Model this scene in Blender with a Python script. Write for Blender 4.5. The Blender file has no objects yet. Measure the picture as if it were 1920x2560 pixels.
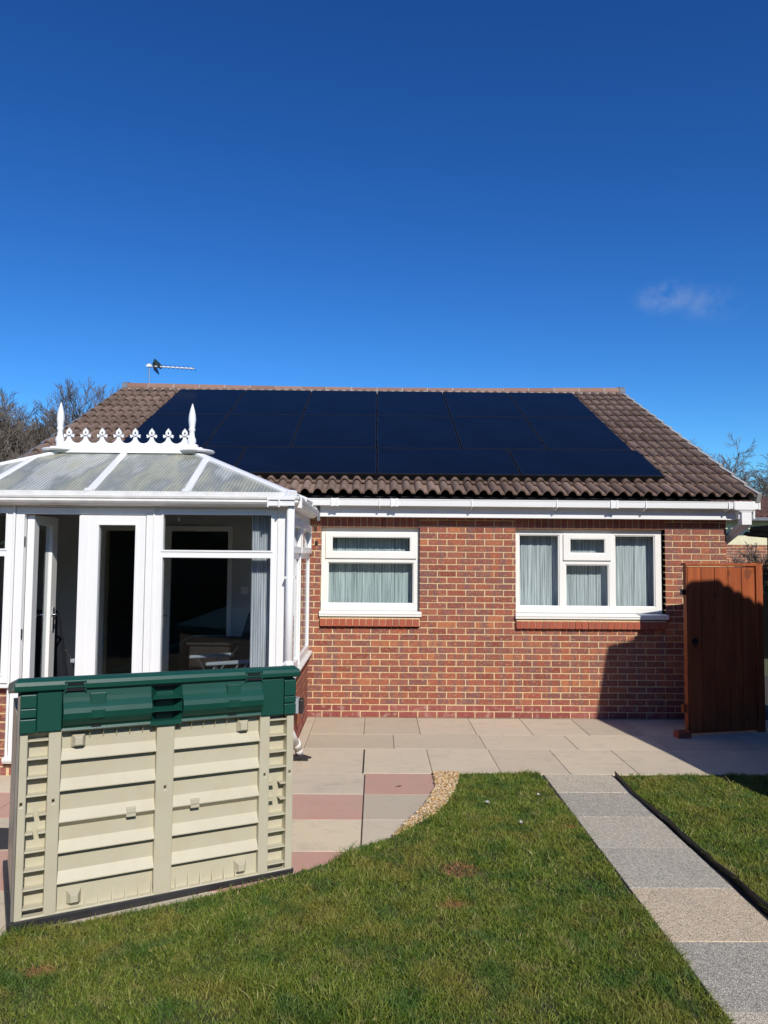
import bpy, math, random
import numpy as np
from mathutils import Vector, Matrix
random.seed(7); rng = np.random.default_rng(11)
SC = bpy.context.scene
# ------------------------------------------------------------------ camera
CAM_H = 1.915
cam = bpy.data.cameras.new('camera'); camo = bpy.data.objects.new('camera', cam)
SC.collection.objects.link(camo); SC.camera = camo
camo.matrix_world = (Matrix.Translation((0, 0, CAM_H)) @ Matrix.Rotation(-math.radians(0.55), 4, 'Z')
    @ Matrix.Rotation(math.pi/2 + math.radians(3.3), 4, 'X') @ Matrix.Rotation(0.0080, 4, 'Z'))
cam.sensor_fit = 'VERTICAL'; cam.sensor_height = 36.0; cam.lens = 36.0*1830/2560
cam.clip_start = 0.05; cam.clip_end = 2000
# ------------------------------------------------------------------ sun, sky, exposure
SUN_AZ = math.radians(18); SUN_EL = math.radians(37)      # azimuth to the right of straight behind the camera
to_sun = Vector((math.sin(SUN_AZ)*math.cos(SUN_EL), -math.cos(SUN_AZ)*math.cos(SUN_EL), math.sin(SUN_EL)))
sl = bpy.data.lights.new('sun', 'SUN'); sl.energy = 4.6; sl.angle = math.radians(0.53); sl.color = (1.0, 0.945, 0.865)
so = bpy.data.objects.new('sun', sl); SC.collection.objects.link(so)
so.rotation_euler = to_sun.to_track_quat('Z', 'Y').to_euler()
W = bpy.data.worlds.new('World'); SC.world = W; W.use_nodes = True
wt = W.node_tree; wt.nodes.clear()
def wn(t, **k):
    n = wt.nodes.new(t)
    for a, b in k.items(): setattr(n, a, b)
    return n
sky = wn('ShaderNodeTexSky', sky_type='NISHITA', sun_disc=False)
sky.sun_elevation = SUN_EL; sky.sun_rotation = math.atan2(to_sun.x, to_sun.y)
sky.altitude = 0; sky.air_density = 1.0; sky.dust_density = 0.15; sky.ozone_density = 3.0
hsv = wn('ShaderNodeHueSaturation'); hsv.inputs['Saturation'].default_value = 1.22; hsv.inputs['Value'].default_value = 1.0
hsv.inputs['Hue'].default_value = 0.508
gam = wn('ShaderNodeGamma'); gam.inputs[1].default_value = 1.25
wt.links.new(sky.outputs[0], hsv.inputs['Color']); wt.links.new(hsv.outputs[0], gam.inputs[0])
# thin wisp of cloud low in the sky on the right
tc = wn('ShaderNodeTexCoord')
def blob(d, r, sz):
    m = wn('ShaderNodeVectorMath', operation='SUBTRACT'); m.inputs[1].default_value = d
    wt.links.new(tc.outputs['Generated'], m.inputs[0])
    s = wn('ShaderNodeVectorMath', operation='MULTIPLY'); s.inputs[1].default_value = (1/r, 1/r, 1/sz)
    wt.links.new(m.outputs[0], s.inputs[0])
    l = wn('ShaderNodeVectorMath', operation='LENGTH'); wt.links.new(s.outputs[0], l.inputs[0])
    q = wn('ShaderNodeMapRange'); q.inputs[1].default_value = 0.0; q.inputs[2].default_value = 1.0
    q.inputs[3].default_value = 1.0; q.inputs[4].default_value = 0.0; q.interpolation_type = 'SMOOTHERSTEP'
    wt.links.new(l.outputs['Value'], q.inputs[0]); return q.outputs[0]
def raydir(px, py):
    v = camo.matrix_world.to_3x3() @ Vector(((px-960)/1830, -(py-1280)/1830, -1)); return tuple(v.normalized())
b1 = blob(raydir(1668, 742), .050, .028); b2 = blob(raydir(1778, 758), .048, .032)
cadd = wn('ShaderNodeMath', operation='MAXIMUM'); wt.links.new(b1, cadd.inputs[0])
hm = wn('ShaderNodeMath', operation='MULTIPLY'); hm.inputs[1].default_value = 0.6; wt.links.new(b2, hm.inputs[0]); wt.links.new(hm.outputs[0], cadd.inputs[1])
cno = wn('ShaderNodeTexNoise'); cno.inputs['Scale'].default_value = 22; cno.inputs['Detail'].default_value = 6; cno.inputs['Roughness'].default_value = .6
wt.links.new(tc.outputs['Generated'], cno.inputs['Vector'])
cmr = wn('ShaderNodeMapRange'); cmr.inputs[1].default_value = .36; cmr.inputs[2].default_value = .72
wt.links.new(cno.outputs[0], cmr.inputs[0])
cm = wn('ShaderNodeMath', operation='MULTIPLY'); wt.links.new(cadd.outputs[0], cm.inputs[0]); wt.links.new(cmr.outputs[0], cm.inputs[1])
cm2 = wn('ShaderNodeMath', operation='MULTIPLY'); cm2.inputs[1].default_value = .45; wt.links.new(cm.outputs[0], cm2.inputs[0])
cmix = wn('ShaderNodeMixRGB'); cmix.inputs[2].default_value = (5.0, 5.6, 6.5, 1)
tint = wn('ShaderNodeMixRGB', blend_type='MULTIPLY'); tint.inputs[0].default_value = 1; tint.inputs[2].default_value = (.42, .74, .87, 1)
wt.links.new(gam.outputs[0], tint.inputs[1])
wt.links.new(cm2.outputs[0], cmix.inputs[0]); wt.links.new(tint.outputs[0], cmix.inputs[1])
bg = wn('ShaderNodeBackground'); bg.inputs[1].default_value = 0.10
wo = wn('ShaderNodeOutputWorld'); wt.links.new(cmix.outputs[0], bg.inputs[0]); wt.links.new(bg.outputs[0], wo.inputs[0])
SC.view_settings.view_transform = 'Standard'; SC.view_settings.look = 'None'
SC.view_settings.exposure = 0.0; SC.view_settings.gamma = 1.0
SC.cycles.max_bounces = 10; SC.cycles.transparent_max_bounces = 16
try: SC.cycles.use_denoising = True
except Exception: pass

# ------------------------------------------------------------------ materials
class NT:
    def __init__(s, name):
        s.m = bpy.data.materials.new(name); s.m.use_nodes = True; s.t = s.m.node_tree
        s.b = s.t.nodes['Principled BSDF']; s.out = s.t.nodes['Material Output']
    def n(s, t, **k):
        n = s.t.nodes.new(t)
        for a, b in k.items(): setattr(n, a, b)
        return n
    def l(s, a, b): s.t.links.new(a, b)
    def co(s, scale=(1, 1, 1), attr=None):
        t = s.n('ShaderNodeTexCoord'); m = s.n('ShaderNodeMapping'); m.inputs['Scale'].default_value = scale
        s.l(t.outputs['Object'], m.inputs[0]); return m.outputs[0]
    def noise(s, v, scale, detail=4, rough=.55):
        n = s.n('ShaderNodeTexNoise'); n.inputs['Scale'].default_value = scale; n.inputs['Detail'].default_value = detail
        n.inputs['Roughness'].default_value = rough; s.l(v, n.inputs['Vector']); return n.outputs[0]
    def ramp(s, f, stops, interp='LINEAR'):
        r = s.n('ShaderNodeValToRGB'); e = r.color_ramp.elements; r.color_ramp.interpolation = interp
        while len(e) < len(stops): e.new(.5)
        for q, (p, c) in zip(e, stops): q.position = p; q.color = (*c, 1) if len(c) == 3 else c
        s.l(f, r.inputs[0]); return r.outputs[0]
    def mix(s, f, a, b, mode='MIX'):
        m = s.n('ShaderNodeMixRGB', blend_type=mode)
        for k, v in ((0, f), (1, a), (2, b)):
            if isinstance(v, (int, float)): m.inputs[k].default_value = v
            elif isinstance(v, tuple): m.inputs[k].default_value = (*v, 1)
            else: s.l(v, m.inputs[k])
        return m.outputs[0]
    def mapr(s, f, a, b, c, d):
        m = s.n('ShaderNodeMapRange')
        for k, v in zip((1, 2, 3, 4), (a, b, c, d)): m.inputs[k].default_value = v
        s.l(f, m.inputs[0]); return m.outputs[0]
    def attr(s, name):
        a = s.n('ShaderNodeAttribute', attribute_name=name); return a.outputs['Fac']
    def bump(s, h, dist=.002, st=1.0):
        b = s.n('ShaderNodeBump'); b.inputs['Distance'].default_value = dist; b.inputs['Strength'].default_value = st
        s.l(h, b.inputs['Height']); s.l(b.outputs[0], s.b.inputs['Normal'])
    def col(s, c):
        if isinstance(c, tuple): s.b.inputs['Base Color'].default_value = (*c, 1)
        else: s.l(c, s.b.inputs['Base Color'])
    def rough(s, r):
        if isinstance(r, (int, float)): s.b.inputs['Roughness'].default_value = r
        else: s.l(r, s.b.inputs['Roughness'])
def simple(name, c, rough=.5, var=.12, scale=6, metal=0, bump=0, bscale=60, spec=.5):
    t = NT(name); v = t.co()
    n = t.noise(v, scale, 5)
    lo = tuple(x*(1-var) for x in c); hi = tuple(min(1, x*(1+var)) for x in c)
    t.col(t.ramp(n, [(.3, lo), (.7, hi)])); t.rough(rough); t.b.inputs['Metallic'].default_value = metal
    t.b.inputs['Specular IOR Level'].default_value = spec
    if bump: t.bump(t.noise(v, bscale, 4), bump)
    return t.m
M = {}
M['upvc'] = simple('white_upvc', (.80, .80, .78), .32, .025, 3)
M['upvc_worn'] = simple('weathered_white_upvc', (.72, .71, .67), .45, .10, 9)
M['upvc_cream'] = simple('window_upvc', (.80, .79, .74), .34, .03, 4)
# brick
t = NT('facing_brick'); v = t.co(); r = t.attr('rnd'); k = t.attr('kind')
base = t.ramp(r, [(0, (.215, .065, .046)), (.2, (.31, .092, .058)), (.4, (.21, .085, .068)), (.6, (.36, .112, .062)), (.8, (.27, .096, .070)), (1, (.42, .15, .072))])
band = t.noise(t.co((11, 11, 2.2)), 1.0, 3, .6)
base = t.mix(t.mapr(band, .49, .58, 0, .75), base, (.185, .098, .092))
base = t.mix(t.mapr(t.noise(t.co((26, 26, 60)), 1, 3), .54, .66, 0, .6), base, (.56, .27, .13))
spots = t.noise(v, 170, 3); base = t.mix(t.mapr(spots, .62, .75, 0, .5), base, (.12, .04, .035))
dpc = t.ramp(r, [(0, (.22, .062, .052)), (.5, (.275, .078, .064)), (1, (.33, .12, .095))])
dpc = t.mix(t.mapr(t.noise(v, 14, 5), .52, .72, 0, .65), dpc, (.48, .34, .28))
base = t.mix(k, base, dpc)
effl = t.noise(v, 3.2, 6, .7); base = t.mix(t.mapr(effl, .58, .80, 0, .40), base, (.50, .31, .23))
t.col(base); t.rough(.9); t.b.inputs['Specular IOR Level'].default_value = .25
t.bump(t.noise(v, 120, 5, .7), .004); M['brick'] = t.m
t = NT('red_sill_brick'); v = t.co(); r = t.attr('rnd')
t.col(t.mix(t.mapr(t.noise(v, 60, 4), .5, .8, 0, .5), t.ramp(r, [(0, (.33, .07, .035)), (.5, (.40, .095, .045)), (1, (.30, .075, .045))]), (.22, .07, .05)))
t.rough(.6); t.bump(t.noise(v, 90, 4), .0015); M['sillbrick'] = t.m
t = NT('sand_mortar'); v = t.co()
t.col(t.mix(t.mapr(t.noise(v, 2.2, 4), .4, .7, 0, .6), t.ramp(t.noise(v, 40, 5), [(.3, (.56, .41, .21)), (.7, (.78, .60, .345))]), (.56, .44, .28)))
t.rough(.95); t.bump(t.noise(v, 200, 3), .002); M['mortar'] = t.m
# concrete roof tile
t = NT('concrete_roof_tile'); v = t.co(); r = t.attr('rnd')
c = t.ramp(r, [(0, (.145, .094, .070)), (.3, (.205, .136, .104)), (.6, (.17, .118, .090)), (1, (.26, .175, .132))])
c = t.mix(t.mapr(t.noise(v, 5, 6, .7), .45, .75, 0, .65), c, (.29, .21, .165))
c = t.mix(t.mapr(t.noise(v, 38, 5, .7), .55, .78, 0, .7), c, (.075, .055, .048))
c = t.mix(t.mapr(t.noise(v, 17, 4, .6), .70, .76, 0, .8), c, (.36, .34, .27))
t.col(c); t.rough(.93); t.b.inputs['Specular IOR Level'].default_value = .2; t.bump(t.noise(v, 110, 5, .75), .005); M['tile'] = t.m
t = NT('ridge_tile'); v = t.co(); r = t.attr('rnd')
c = t.mix(t.mapr(t.noise(v, 9, 6, .7), .4, .75, 0, .8), t.ramp(r, [(0, (.25, .125, .09)), (1, (.32, .18, .13))]), (.20, .14, .105))
t.col(c); t.rough(.95); t.bump(t.noise(v, 70, 5), .004); M['ridge'] = t.m
M['verge'] = simple('verge_mortar', (.34, .33, .31), .9, .25, 12, bump=.004)
M['verge_grey'] = simple('grey_verge_cap', (.15, .16, .18), .7, .2, 6, bump=.002)
M['dark_void'] = simple('roofing_underlay', (.012, .012, .012), .9, .2)
# solar glass
t = NT('solar_panel_glass'); v = t.co()
c = t.mix(t.mapr(t.noise(v, 1.3, 3), .3, .7, 0, 1), (.0035, .007, .018), (.005, .010, .026))
dust = t.noise(t.co((3.4, 9, 3)), 1.6, 7, .65)
c = t.mix(t.mapr(dust, .715, .78, 0, .30), c, (.22, .27, .38))
t.col(c); t.rough(t.mapr(t.noise(v, 4, 4), .3, .7, .16, .26)); t.b.inputs['Specular IOR Level'].default_value = .03
M['pv'] = t.m
M['black'] = simple('black_metal', (.012, .012, .014), .4, .2)
M['blackplastic'] = simple('black_plastic', (.018, .017, .018), .5, .3, 12, bump=.001)
M['skid'] = simple('dark_grey_plastic_base', (.028, .028, .032), .55, .35, 10)
# glass pane (clear)
def glass(name, tint=(.93, .96, .95), ior=1.5, rough=0.0):
    t = NT(name); t.t.nodes.remove(t.b)
    tr = t.n('ShaderNodeBsdfTransparent'); tr.inputs[0].default_value = (*tint, 1)
    gl = t.n('ShaderNodeBsdfGlossy'); gl.inputs['Roughness'].default_value = rough; gl.inputs[0].default_value = (.95, .97, 1, 1)
    fr = t.n('ShaderNodeFresnel'); gg = t.n('ShaderNodeNewGeometry'); t.l(t.mapr(gg.outputs['Backfacing'], 0, 1, ior, 1/ior), fr.inputs[0])
    mx = t.n('ShaderNodeMixShader'); t.l(fr.outputs[0], mx.inputs[0]); t.l(tr.outputs[0], mx.inputs[1]); t.l(gl.outputs[0], mx.inputs[2])
    t.l(mx.outputs[0], t.out.inputs[0]); return t.m
M['glass'] = glass('window_glass', (.93, .955, .955), 1.5)
M['glass_dark'] = glass('conservatory_glass', (.88, .90, .90), 1.5)
# polycarbonate
t = NT('polycarbonate_sheet'); v = t.co()
c = t.ramp(t.noise(t.co((1.7, .55, .55)), 2.0, 4, .5), [(.28, (.26, .26, .19)), (.40, (.52, .51, .37)), (.50, (.31, .33, .29)), (.60, (.66, .67, .60)), (.8, (.50, .47, .28))])  # pale blotches paint reflection streaks into the colour, yellow ones are algae
c = t.mix(t.mapr(t.noise(t.co((4, 1, 1)), 3.0, 5), .55, .75, 0, .45), c, (.34, .33, .17))
wv = t.n('ShaderNodeTexWave'); wv.inputs['Scale'].default_value = 10.0; wv.inputs['Distortion'].default_value = .25; t.l(v, wv.inputs[0]); wv.bands_direction = 'X'
c = t.mix(t.mapr(wv.outputs['Fac'], 0, 1, 0, .55), c, (.17, .18, .16))
t.col(c); t.rough(.28); t.b.inputs['Transmission Weight'].default_value = .0; t.bump(wv.outputs['Fac'], .006, .7)
t.b.inputs['Specular IOR Level'].default_value = .8
tl = t.n('ShaderNodeBsdfTranslucent'); tl.inputs[0].default_value = (.45, .45, .38, 1)
mx = t.n('ShaderNodeMixShader'); mx.inputs[0].default_value = .10
t.l(t.b.outputs[0], mx.inputs[1]); t.l(tl.outputs[0], mx.inputs[2]); t.l(mx.outputs[0], t.out.inputs[0]); M['poly'] = t.m
# string blind
def blindmat(name, a, b, sc):
    t = NT(name); n1 = t.noise(t.co((sc, sc, .9)), 1, 2, .6); n2 = t.noise(t.co((sc*2.2, sc*2.2, 2.5)), 1, 2)
    c = t.mix(t.mapr(n1, .40, .56, 0, 1), a, b); c = t.mix(t.mapr(n2, .45, .62, 0, .55), c, tuple(x*.45 for x in a))
    t.col(c); t.rough(.85); t.bump(n1, .003); return t.m
M['blind'] = blindmat('green_grey_string_blind', (.27, .33, .33), (.68, .77, .76), 150)
M['blind_pale'] = blindmat('pale_grey_string_blind', (.31, .34, .36), (.78, .82, .83), 150)
M['blind2'] = blindmat('pleated_blind_fabric', (.62, .64, .68), (.80, .82, .86), 60)
M['plaster'] = simple('painted_plaster', (.50, .50, .48), .9, .05)
M['floor_in'] = simple('dark_floor', (.07, .065, .06), .6, .2)
M['cloth'] = simple('navy_cushion', (.012, .014, .026), .9, .2, bump=.002)
M['alu'] = simple('brushed_aluminium', (.40, .41, .43), .3, .05, metal=.9)
M['wood_dark'] = simple('dark_brown_wood', (.018, .012, .010), .6, .25)
M['chrome'] = simple('chrome', (.75, .76, .78), .12, .03, metal=1)
M['grey_box'] = simple('grey_plastic', (.30, .34, .38), .45, .06)
# paving
def slabmat(name, tintA, tintB, agg=.6, sc=230):
    t = NT(name); v = t.co(); r = t.attr('rnd'); k = t.attr('kind')
    c = t.ramp(r, [(0, tuple(x*.80 for x in tintA)), (.5, tintA), (1, tuple(min(1, x*q) for x, q in zip(tintA, (1.14, 1.13, 1.06))))])
    red = t.ramp(r, [(0, tintB), (1, tuple(x*1.15 for x in tintB))]); c = t.mix(k, c, red)
    c = t.mix(t.mapr(t.noise(v, 1.1, 5, .6), .35, .7, 0, .35), c, (.48, .415, .33))
    c = t.mix(t.mapr(t.noise(v, 5, 6, .7), .52, .75, 0, .45), c, (.36, .32, .26)); c = t.mix(t.mapr(t.noise(t.co((.9, 2.2, 1)), 2.3, 7, .75), .55, .68, 0, .45), c, (.34, .29, .225))
    g = t.noise(v, sc, 3, .8)
    c = t.mix(t.mapr(g, .54, .68, 0, agg), c, (.27, .235, .19)); c = t.mix(t.mapr(t.noise(v, sc*.8, 2), .60, .70, 0, agg*.8), c, (.62, .57, .48))
    t.col(c); t.rough(.92); t.b.inputs['Specular IOR Level'].default_value = .3; t.bump(g, .002); return t.m
M['slab'] = slabmat('buff_concrete_slab', (.60, .51, .375), (.49, .265, .20), .5, 150)
t = NT('exposed_aggregate_slab'); v = t.co(); r = t.attr('rnd'); k = t.attr('kind')
c = t.ramp(r, [(0, (.33, .31, .26)), (.5, (.47, .435, .345)), (1, (.66, .58, .44))])
c = t.mix(k, c, (.66, .51, .33))
vo = t.n('ShaderNodeTexVoronoi'); vo.inputs['Scale'].default_value = 165; t.l(v, vo.inputs['Vector'])
sp = t.n('ShaderNodeSeparateColor'); t.l(vo.outputs['Color'], sp.inputs[0])
c = t.mix(t.mapr(sp.outputs[0], .45, .60, 0, .55), c, (.17, .155, .13)); c = t.mix(t.mapr(sp.outputs[1], .62, .76, 0, .5), c, (.84, .76, .60))
c = t.mix(t.mapr(t.noise(v, 3, 5, .7), .5, .8, 0, .35), c, (.30, .27, .22))
t.col(c); t.rough(.9); t.bump(vo.outputs['Distance'], .004); M['agg'] = t.m
M['bed'] = simple('joint_sand', (.045, .037, .028), .95, .3, 20)
# soil and lawn
t = NT('lawn_soil'); v = t.co()
t.col(t.ramp(t.noise(v, 9, 6, .7), [(.3, (.030, .036, .012)), (.6, (.055, .055, .022)), (.8, (.09, .07, .035))])); t.rough(1); t.bump(t.noise(v, 60, 5), .01); M['soil'] = t.m
t = NT('far_ground'); v = t.co()
t.col(t.ramp(t.noise(v, .8, 6, .7), [(.3, (.05, .07, .02)), (.7, (.09, .085, .04))])); t.rough(1); M['ground'] = t.m
t = NT('grass_blade'); geo = t.n('ShaderNodeNewGeometry'); r = t.attr('rnd')
pos = geo.outputs['Position']
c = t.ramp(r, [(0, (.056, .112, .012)), (.35, (.13, .20, .022)), (.7, (.225, .28, .036)), (.9, (.35, .355, .085)), (1, (.60, .52, .24))])
p1 = t.noise(pos, 1.7, 5, .65); c = t.mix(t.mapr(p1, .47, .64, 0, .70), c, (.29, .25, .052))
p2 = t.noise(pos, 4.3, 4, .6); c = t.mix(t.mapr(p2, .50, .62, 0, .66), c, (.055, .145, .026))
p3 = t.noise(pos, 9.0, 3, .6); c = t.mix(t.mapr(p3, .56, .70, 0, .55), c, (.34, .30, .11))
p4 = t.noise(pos, 3.1, 4, .7); c = t.mix(t.mapr(p4, .60, .74, 0, .5), c, (.20, .14, .05))
br = t.attr('kind'); c = t.mix(br, c, (.44, .20, .085))
t.col(c); t.rough(.55); t.b.inputs['Specular IOR Level'].default_value = .35
tl = t.n('ShaderNodeBsdfTranslucent'); t.l(c, tl.inputs[0]); mx = t.n('ShaderNodeMixShader'); mx.inputs[0].default_value = .3
t.l(t.b.outputs[0], mx.inputs[1]); t.l(tl.outputs[0], mx.inputs[2]); t.l(mx.outputs[0], t.out.inputs[0]); M['grass'] = t.m
t = NT('golden_gravel'); r = t.attr('rnd')
t.col(t.ramp(r, [(0, (.34, .18, .07)), (.2, (.54, .36, .15)), (.45, (.60, .46, .25)), (.65, (.42, .23, .09)), (.85, (.72, .63, .47)), (1, (.22, .14, .08))])); t.rough(.75)
t.bump(t.noise(t.co(), 60, 4), .003); M['gravel'] = t.m
# storage box plastics
t = NT('beige_plastic'); v = t.co()
t.col(t.mix(t.mapr(t.noise(v, 7, 6, .7), .48, .75, 0, .55), t.ramp(t.noise(v, 1.5, 3), [(.3, (.47, .435, .315)), (.7, (.52, .485, .355))]), (.45, .385, .26))); t.rough(.42)
t.bump(t.noise(v, 400, 2), .0004); M['beige'] = t.m
t = NT('green_plastic'); v = t.co()
c = t.mix(t.mapr(t.noise(v, 4, 5, .6), .5, .8, 0, .5), (.005, .058, .040), (.010, .080, .058))
c = t.mix(t.mapr(t.noise(t.co((5, 5, 30)), 4, 6, .7), .68, .76, 0, .35), c, (.20, .30, .26))
t.col(c); t.rough(.40); t.bump(t.noise(v, 300, 2), .0006); M['green'] = t.m
# stained timber
t = NT('stained_timber'); r = t.attr('rnd')
c = t.ramp(t.noise(t.co((14, 14, 1.1)), 1, 5, .6), [(.3, (.24, .052, .012)), (.55, (.36, .085, .020)), (.75, (.44, .12, .032))])
c = t.mix(t.mapr(r, 0, 1, 0, .35), c, (.21, .05, .016)); kn = t.noise(t.co((9, 9, 5)), 1, 2); c = t.mix(t.mapr(kn, .66, .72, 0, .6), c, (.10, .028, .012)); t.col(c); t.rough(.6); t.bump(t.noise(t.co((30, 30, 2)), 1, 4), .002); M['timber'] = t.m
t = NT('tree_bark'); v = t.co()
t.col(t.ramp(t.noise(v, 2.5, 4), [(.3, (.10, .080, .062)), (.7, (.20, .16, .125))])); t.rough(.95); M['bark'] = t.m
t = NT('birch_twigs'); v = t.co()
t.col(t.ramp(t.noise(v, 3, 4), [(.3, (.13, .11, .10)), (.7, (.25, .23, .215))])); t.rough(.9); M['birch'] = t.m
M['cream'] = simple('cream_render', (.68, .63, .42), .9, .06)
M['leaf'] = simple('evergreen_leaves', (.035, .07, .018), .6, .4, 3)
M['shade_timber'] = simple('shade_black_timber', (.005, .005, .005), 1, .3, spec=.05)  # the canopy's shade is put into the timber colour as near black
M['feather'] = simple('white_down', (.78, .78, .80), .9, .05)
M['deadleaf'] = simple('dead_leaf', (.22, .09, .03), .8, .3)
M['mat'] = simple('dark_sheet_grey', (.030, .031, .033), .8, .25)
M['stone_grey'] = simple('grey_resin', (.17, .19, .19), .6, .1)
t = NT('small_roof_tile'); v = t.co()
t.col(t.ramp(t.noise(v, 3, 5), [(.3, (.105, .052, .038)), (.7, (.17, .082, .058))])); t.rough(.9); M['roof2'] = t.m

M['edge'] = simple('grey_brown_edge', (.20, .18, .155), .6, .15)
M['fence'] = simple('added_brown_timber', (.16, .085, .045), .85, .25, 5)
M['housebrick'] = simple('brown_brick_wall', (.22, .10, .065), .9, .2, 4)

# ------------------------------------------------------------------ mesh helpers
class MB:
    """collects geometry in world (or local) space; build() links it as ONE mesh object"""
    def __init__(s): s.v = []; s.f = []; s.mi = []; s.r = []; s.k = []
    def face(s, pts, mi=0, r=.5, k=0.):
        b = len(s.v); s.v.extend([tuple(p) for p in pts]); s.f.append(tuple(range(b, b+len(pts)))); s.mi.append(mi); s.r.append(r); s.k.append(k)
    def hexa(s, P, mi=0, r=.5, k=0., skip=()):
        # P: 8 points, 0-3 one end ring, 4-7 other end ring
        b = len(s.v); s.v.extend([tuple(p) for p in P])
        for i, q in enumerate(((3, 2, 1, 0), (4, 5, 6, 7), (0, 1, 5, 4), (1, 2, 6, 5), (2, 3, 7, 6), (3, 0, 4, 7))):
            if i in skip: continue
            s.f.append(tuple(b+j for j in q)); s.mi.append(mi); s.r.append(r); s.k.append(k)
    def box(s, x0, x1, y0, y1, z0, z1, mi=0, r=.5, k=0.):
        s.hexa([(x0, y0, z0), (x1, y0, z0), (x1, y1, z0), (x0, y1, z0), (x0, y0, z1), (x1, y0, z1), (x1, y1, z1), (x0, y1, z1)], mi, r, k)
    def obox(s, T, a0, a1, b0, b1, c0, c1, mi=0, r=.5, k=0.):
        """box in a frame T(a, b, c) -> point"""
        s.hexa([T(a0, b0, c0), T(a1, b0, c0), T(a1, b1, c0), T(a0, b1, c0), T(a0, b0, c1), T(a1, b0, c1), T(a1, b1, c1), T(a0, b1, c1)], mi, r, k)
    def plate(s, T, outer, holes, c0, c1, mi=0, r=.5, bev=0.0):
        """flat plate with rectangular holes; T(a, b, c); outer/holes = (a0,a1,b0,b1)"""
        xs = sorted({outer[0], outer[1], *[h[i] for h in holes for i in (0, 1)]})
        zs = sorted({outer[2], outer[3], *[h[i] for h in holes for i in (2, 3)]})
        xs = [x for x in xs if outer[0] <= x <= outer[1]]; zs = [z for z in zs if outer[2] <= z <= outer[3]]
        def solid(i, j):
            if i < 0 or j < 0 or i >= len(xs)-1 or j >= len(zs)-1: return False
            cx = (xs[i]+xs[i+1])/2; cz = (zs[j]+zs[j+1])/2
            return not any(h[0] < cx < h[1] and h[2] < cz < h[3] for h in holes)
        for i in range(len(xs)-1):
            for j in range(len(zs)-1):
                if not solid(i, j): continue
                a0, a1, b0, b1 = xs[i], xs[i+1], zs[j], zs[j+1]
                s.face([T(a0, b0, c0), T(a1, b0, c0), T(a1, b1, c0), T(a0, b1, c0)], mi, r)
                s.face([T(a0, b0, c1), T(a0, b1, c1), T(a1, b1, c1), T(a1, b0, c1)], mi, r)
                if not solid(i-1, j): s.face([T(a0, b0, c0), T(a0, b1, c0), T(a0, b1, c1), T(a0, b0, c1)], mi, r)
                if not solid(i+1, j): s.face([T(a1, b0, c0), T(a1, b0, c1), T(a1, b1, c1), T(a1, b1, c0)], mi, r)
                if not solid(i, j-1): s.face([T(a0, b0, c0), T(a0, b0, c1), T(a1, b0, c1), T(a1, b0, c0)], mi, r)
                if not solid(i, j+1): s.face([T(a0, b1, c0), T(a1, b1, c0), T(a1, b1, c1), T(a0, b1, c1)], mi, r)
    def tube(s, p0, p1, r0, r1=None, n=8, caps=True, mi=0, r=.5):
        r1 = r0 if r1 is None else r1
        p0 = Vector(p0); p1 = Vector(p1); d = (p1-p0)
        if d.length < 1e-6: return
        d.normalize(); a = d.orthogonal().normalized(); c = d.cross(a); b = len(s.v)
        for p, rr in ((p0, r0), (p1, r1)):
            for i in range(n):
                t_ = 2*math.pi*i/n; s.v.append(tuple(p + a*(rr*math.cos(t_)) + c*(rr*math.sin(t_))))
        for i in range(n):
            j = (i+1) % n; s.f.append((b+i, b+j, b+n+j, b+n+i)); s.mi.append(mi); s.r.append(r); s.k.append(0)
        if caps:
            s.f.append(tuple(b+n-1-i for i in range(n))); s.f.append(tuple(b+n+i for i in range(n)))
            s.mi += [mi, mi]; s.r += [r, r]; s.k += [0, 0]
    def path(s, pts, rad, n=8):
        for a, b in zip(pts[:-1], pts[1:]): s.tube(a, b, rad, rad, n)
    def lathe(s, c, prof, n=20, mi=0):
        b = len(s.v)
        for (rr, z) in prof:
            for i in range(n):
                t_ = 2*math.pi*i/n; s.v.append((c[0]+rr*math.cos(t_), c[1]+rr*math.sin(t_), c[2]+z))
        for q in range(len(prof)-1):
            for i in range(n):
                j = (i+1) % n; s.f.append((b+q*n+i, b+q*n+j, b+(q+1)*n+j, b+(q+1)*n+i)); s.mi.append(mi); s.r.append(.5); s.k.append(0)
        s.f.append(tuple(b+n-1-i for i in range(n))); e = b+(len(prof)-1)*n; s.f.append(tuple(e+i for i in range(n)))
        s.mi += [mi]*2; s.r += [.5]*2; s.k += [0]*2
    def extrude_profile(s, T, prof, c0, c1, mi=0, closed=True, caps=True):
        """prof: list of (a,b), extruded in c"""
        n = len(prof); b = len(s.v)
        for c in (c0, c1): s.v.extend([tuple(T(a, bb, c)) for a, bb in prof])
        for i in range(n if closed else n-1):
            j = (i+1) % n; s.f.append((b+i, b+j, b+n+j, b+n+i)); s.mi.append(mi); s.r.append(.5); s.k.append(0)
        if caps and closed:
            s.f.append(tuple(b+n-1-i for i in range(n))); s.f.append(tuple(b+n+i for i in range(n))); s.mi += [mi]*2; s.r += [.5]*2; s.k += [0]*2
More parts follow.
